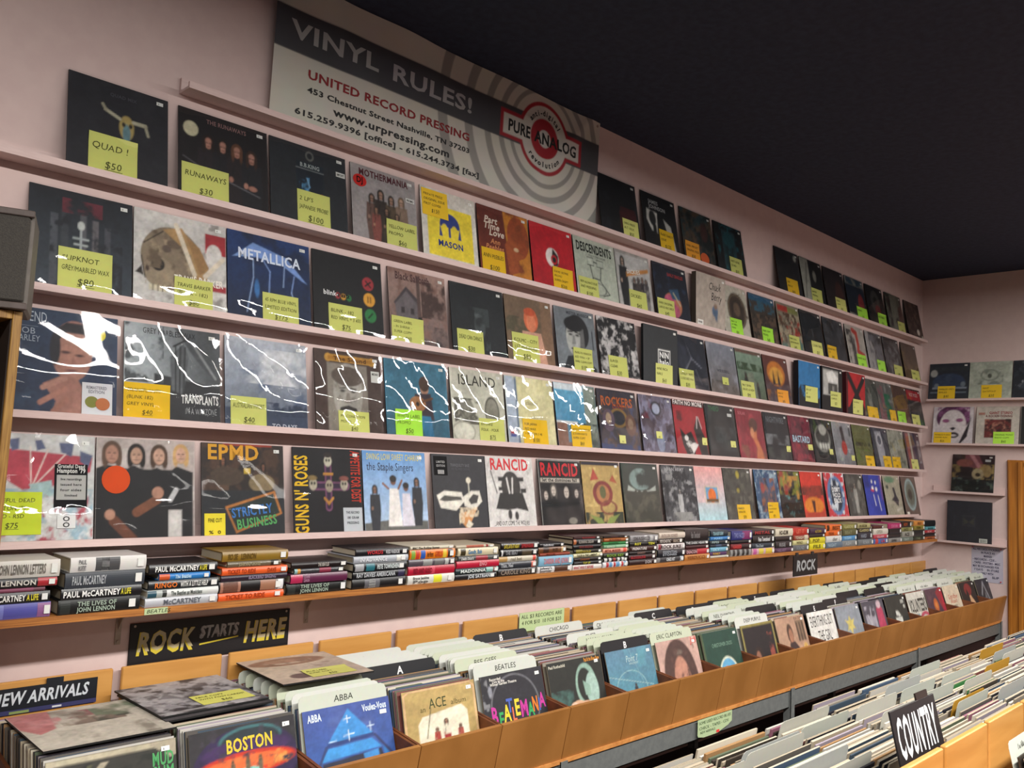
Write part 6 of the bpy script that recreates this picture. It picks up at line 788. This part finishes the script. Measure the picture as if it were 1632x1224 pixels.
m = MB().box(-.165, -.002, 0, .13, 0, .06, '1a1d24', bev=.0008).box(-.01, -.002, .0595, .035, 0, .075, '1a1d24').text('NEW ARRIVALS', -.15, .016, .034, 'd0d6dc', -.0026, width=.255, bold=True, shear=.18, jit=.05)
m.quad(-.165, .13, -.012, .0, -.0012, '3c3c64'); m.quad(-.1, -.05, -.011, -.004, -.0016, '8a9a5c'); m.quad(.01, .035, -.009, -.004, -.0016, 'd8d8dc')
o = m.build('section_sign', M['board']); tag(o, 'black NEW ARRIVALS card on the back board of the leftmost bin', 'sign'); o.location = (.795, -.034, .765)
m = MB().box(2.700, -.0375, .765, 2.995, -.034, .848, 'bfd09c').text('ALL $3 RECORDS ARE', 2.71, .822, .017, '37402c', -.0382, width=.27).text('4 FOR $10  10 FOR $20', 2.715, .795, .017, '37402c', -.0382, width=.26)
tag(m.build('price_notice', M['paper']), 'pale green card reading ALL $3 RECORDS ARE 4 FOR $10, on a back board', 'notice')
m = MB().box(X1-.0022, -.615, .725, X1-.0008, -.385, 1.003, 'b6b2c0')
o = m.build('paper_notice', M['paper']); tag(o, 'white handwritten notice pinned to the far wall beside the door frame', 'notice')
e = MB()
for i, (s, x, wd) in enumerate([('ALL RECORDS STICKERED', .0, .2), ('IN PLACE AS', .06, .1), ('MARKED', .08, .06), ('- RECORDS - CDS -', .0, .17), ('- TAPES - POSTERS - MISC', .0, .2), ('MAY BE EXCHANGED FOR', .0, .19), ('7 DAYS     IN STORE', .01, .18), ('ONLY WITH', .06, .09), ('BAG        SLIP', .02, .17)]):
    e.text(s, -.105+x, .108-i*.027, .017, '2c2c44', 0, width=wd, bold=True)
e = e.build('handwriting', M['paper'], o); e.rotation_euler.z = -math.pi/2; e.location = (X1-.0028, -.5, .865)
for y, z in ((-.395, .993), (-.598, .738), (-.60, .992)):
    q = MB().tube((X1-.0022, y, z), (X1-.009, y, z), .005, 'c83038', 8).build('push_pin', M['blue']); tag(q, 'small red push pin at the %s corner of the far-wall notice' % ('upper left' if y > -.5 else 'lower right' if z < .9 else 'upper right'), 'pin', 'pins in the notice')
# records lying flat on top of the first bins ---------------------------------------------------------
def lying(label, art, x, y, z, rz, note=None, thick=.005, tilt=0, **k):
    o = record(label, art, (), w=.325, h=.325, t=thick, note=note, group='records lying on top of the bins', n=72, sticker=False, **k)
    o.location = (x, y, z); o.rotation_euler = (-math.pi/2+tilt, 0, rz); return o
ZL = .768
lying('faded pink, grey and green cover lying flat across the leftmost bin', 'B bcb4a6; P 0 0 .32 0 .24 .5 .1 .6 0 .4 b87474; S .0 0 .34 .5 .6 4.0 c88a8a; S .3 .04 .8 .5 .5 4.0 7c6c60; S .34 .1 .6 .3 .5 6.0 8a5c5c; S .55 .2 .9 .5 .5 5.0 4c4c44; S .6 0 1 .4 .5 4.0 6a7460; S .2 .6 .9 1 .4 6.0 8c8478', .823, -.452, ZL, .0, film='')
lying('plain dark record lying under the grey triangle cover on the second bin', 'B 4a4648; N .3 5.0 3c383a', 1.142, -.395, ZL+.002, .03, film='')
lying('grey triangle-patterned cover lying flat on the second bin with a $60 note', 'B 5c585c; N .8 7.0 a8a4a6; N .4 8.0 3c383c; P .1 .1 .2 .0 .3 .14 a09c9e; P .4 .2 .5 .1 .6 .3 a09c9e; P .6 .5 .7 .34 .8 .56 8a868a; P .2 .5 .3 .36 .4 .6 7c787c; P .8 .1 .9 .2 .76 .3 a8a4a6; P .1 .8 .2 .66 .3 .86 928e92; R .02 .93 .9 .96 a8a4a4; S .3 .5 .6 .8 .5 4.0 2c2a3c', 1.138, -.375, ZL+.009, .02, note=(.42, .92, .3, 'd2cf6a', 'NICE COPY|WITH POSTCARDS!|$60', .1), film='')
lying('tan cover with a hazy pink ring lying flat on the third bin', 'B bca898; S 0 0 1 1 .4 2.0 c8b4a0; O .45 .22 .34 .12 .06 94705c; E .45 .2 .26 .07 a07c68; S .2 .1 .7 .3 .5 6.0 8a6a58; E .3 .8 .12 .09 6a5450; S .6 .4 .9 .8 .3 5.0 8c7468', 1.51, -.375, .806, -.04, note=(.36, .86, .26, 'c8c46c', 'BLUE LABEL|SUPER COPY|$50', .08), film='')
# cabinet with speaker at the left edge ---------------------------------------------------------------
t = empty('cabinet', (.3, -.35, 0)); tag(t, 'tall open plywood cabinet at the left edge of the photo', 'cabinet')
def putc(mb, name, mat): o = mb.build(name, mat, t); o.location = (-.3, .35, 0); return o
CX0, CX1, CY0, CY1, CZ = -.42, .512, -.505, -.225, 1.812
putc(MB().box(CX1-.02, CY0, 0, CX1, CY1, CZ, bev=.0015), 'side_panel', M['plyc']); putc(MB().box(CX0, CY0, 0, CX0+.02, CY1, CZ, bev=.0015), 'side_panel', M['plyc'])
putc(MB().box(CX0+.0205, CY0, CZ-.02, CX1-.0205, CY1, CZ, bev=.0015), 'top_panel', M['plyc']); putc(MB().box(CX1-.0225, CY0+.006, .02, CX1-.0203, CY1-.0085, CZ-.0205), 'shade_sheet', M['cabshade']); putc(MB().box(CX0+.0205, CY1-.008, .05, CX1-.0205, CY1, CZ-.0205), 'back_panel', M['cabin'])  # thin dark sheet added on the inner side, imitating shade inside the cabinet
for z in (.4, .9, 1.51): putc(MB().box(CX0+.0205, CY0+.03, z, CX1-.0228, CY1-.0085, z+.018, bev=.001), 'shelf_board', M['plyc'])
for z in (1.652, 1.392):
    o = MB().tube((CX1-.002, -.42, z), (CX1+.008, -.42, z), .0035, '24408a', 8).tube((CX1+.008, -.42, z), (CX1+.013, -.42, z), .0055, '2c50a8', 10).build('push_pin', M['blue'])
    tag(o, 'blue push pin stuck in the %s edge of the plywood cabinet' % ('upper' if z > 1.5 else 'lower'), 'pin', 'blue pins in the cabinet')
t = empty('speaker', (.40, -.39, CZ+.001)); tag(t, 'boxy dark grey loudspeaker standing on top of the plywood cabinet', 'speaker'); t.rotation_euler.z = -.32
H, D, Wd = .235, .20, .46
MB().box(-Wd+.15, -D/2+.012, 0, .15, D/2, H, bev=.006).build('case', M['case'], t)
MB().box(-Wd+.158, -D/2-.004, .018, .142, -D/2+.0115, H-.018, bev=.004).build('grille', M['grille'], t)
MB().box(-Wd+.15, -D/2-.002, H-.0165, .15, -D/2+.0115, H-.0005, bev=.002).box(-Wd+.15, -D/2-.002, .0005, .15, -D/2+.0115, .0165, bev=.002).build('rim', M['casedark'], t)
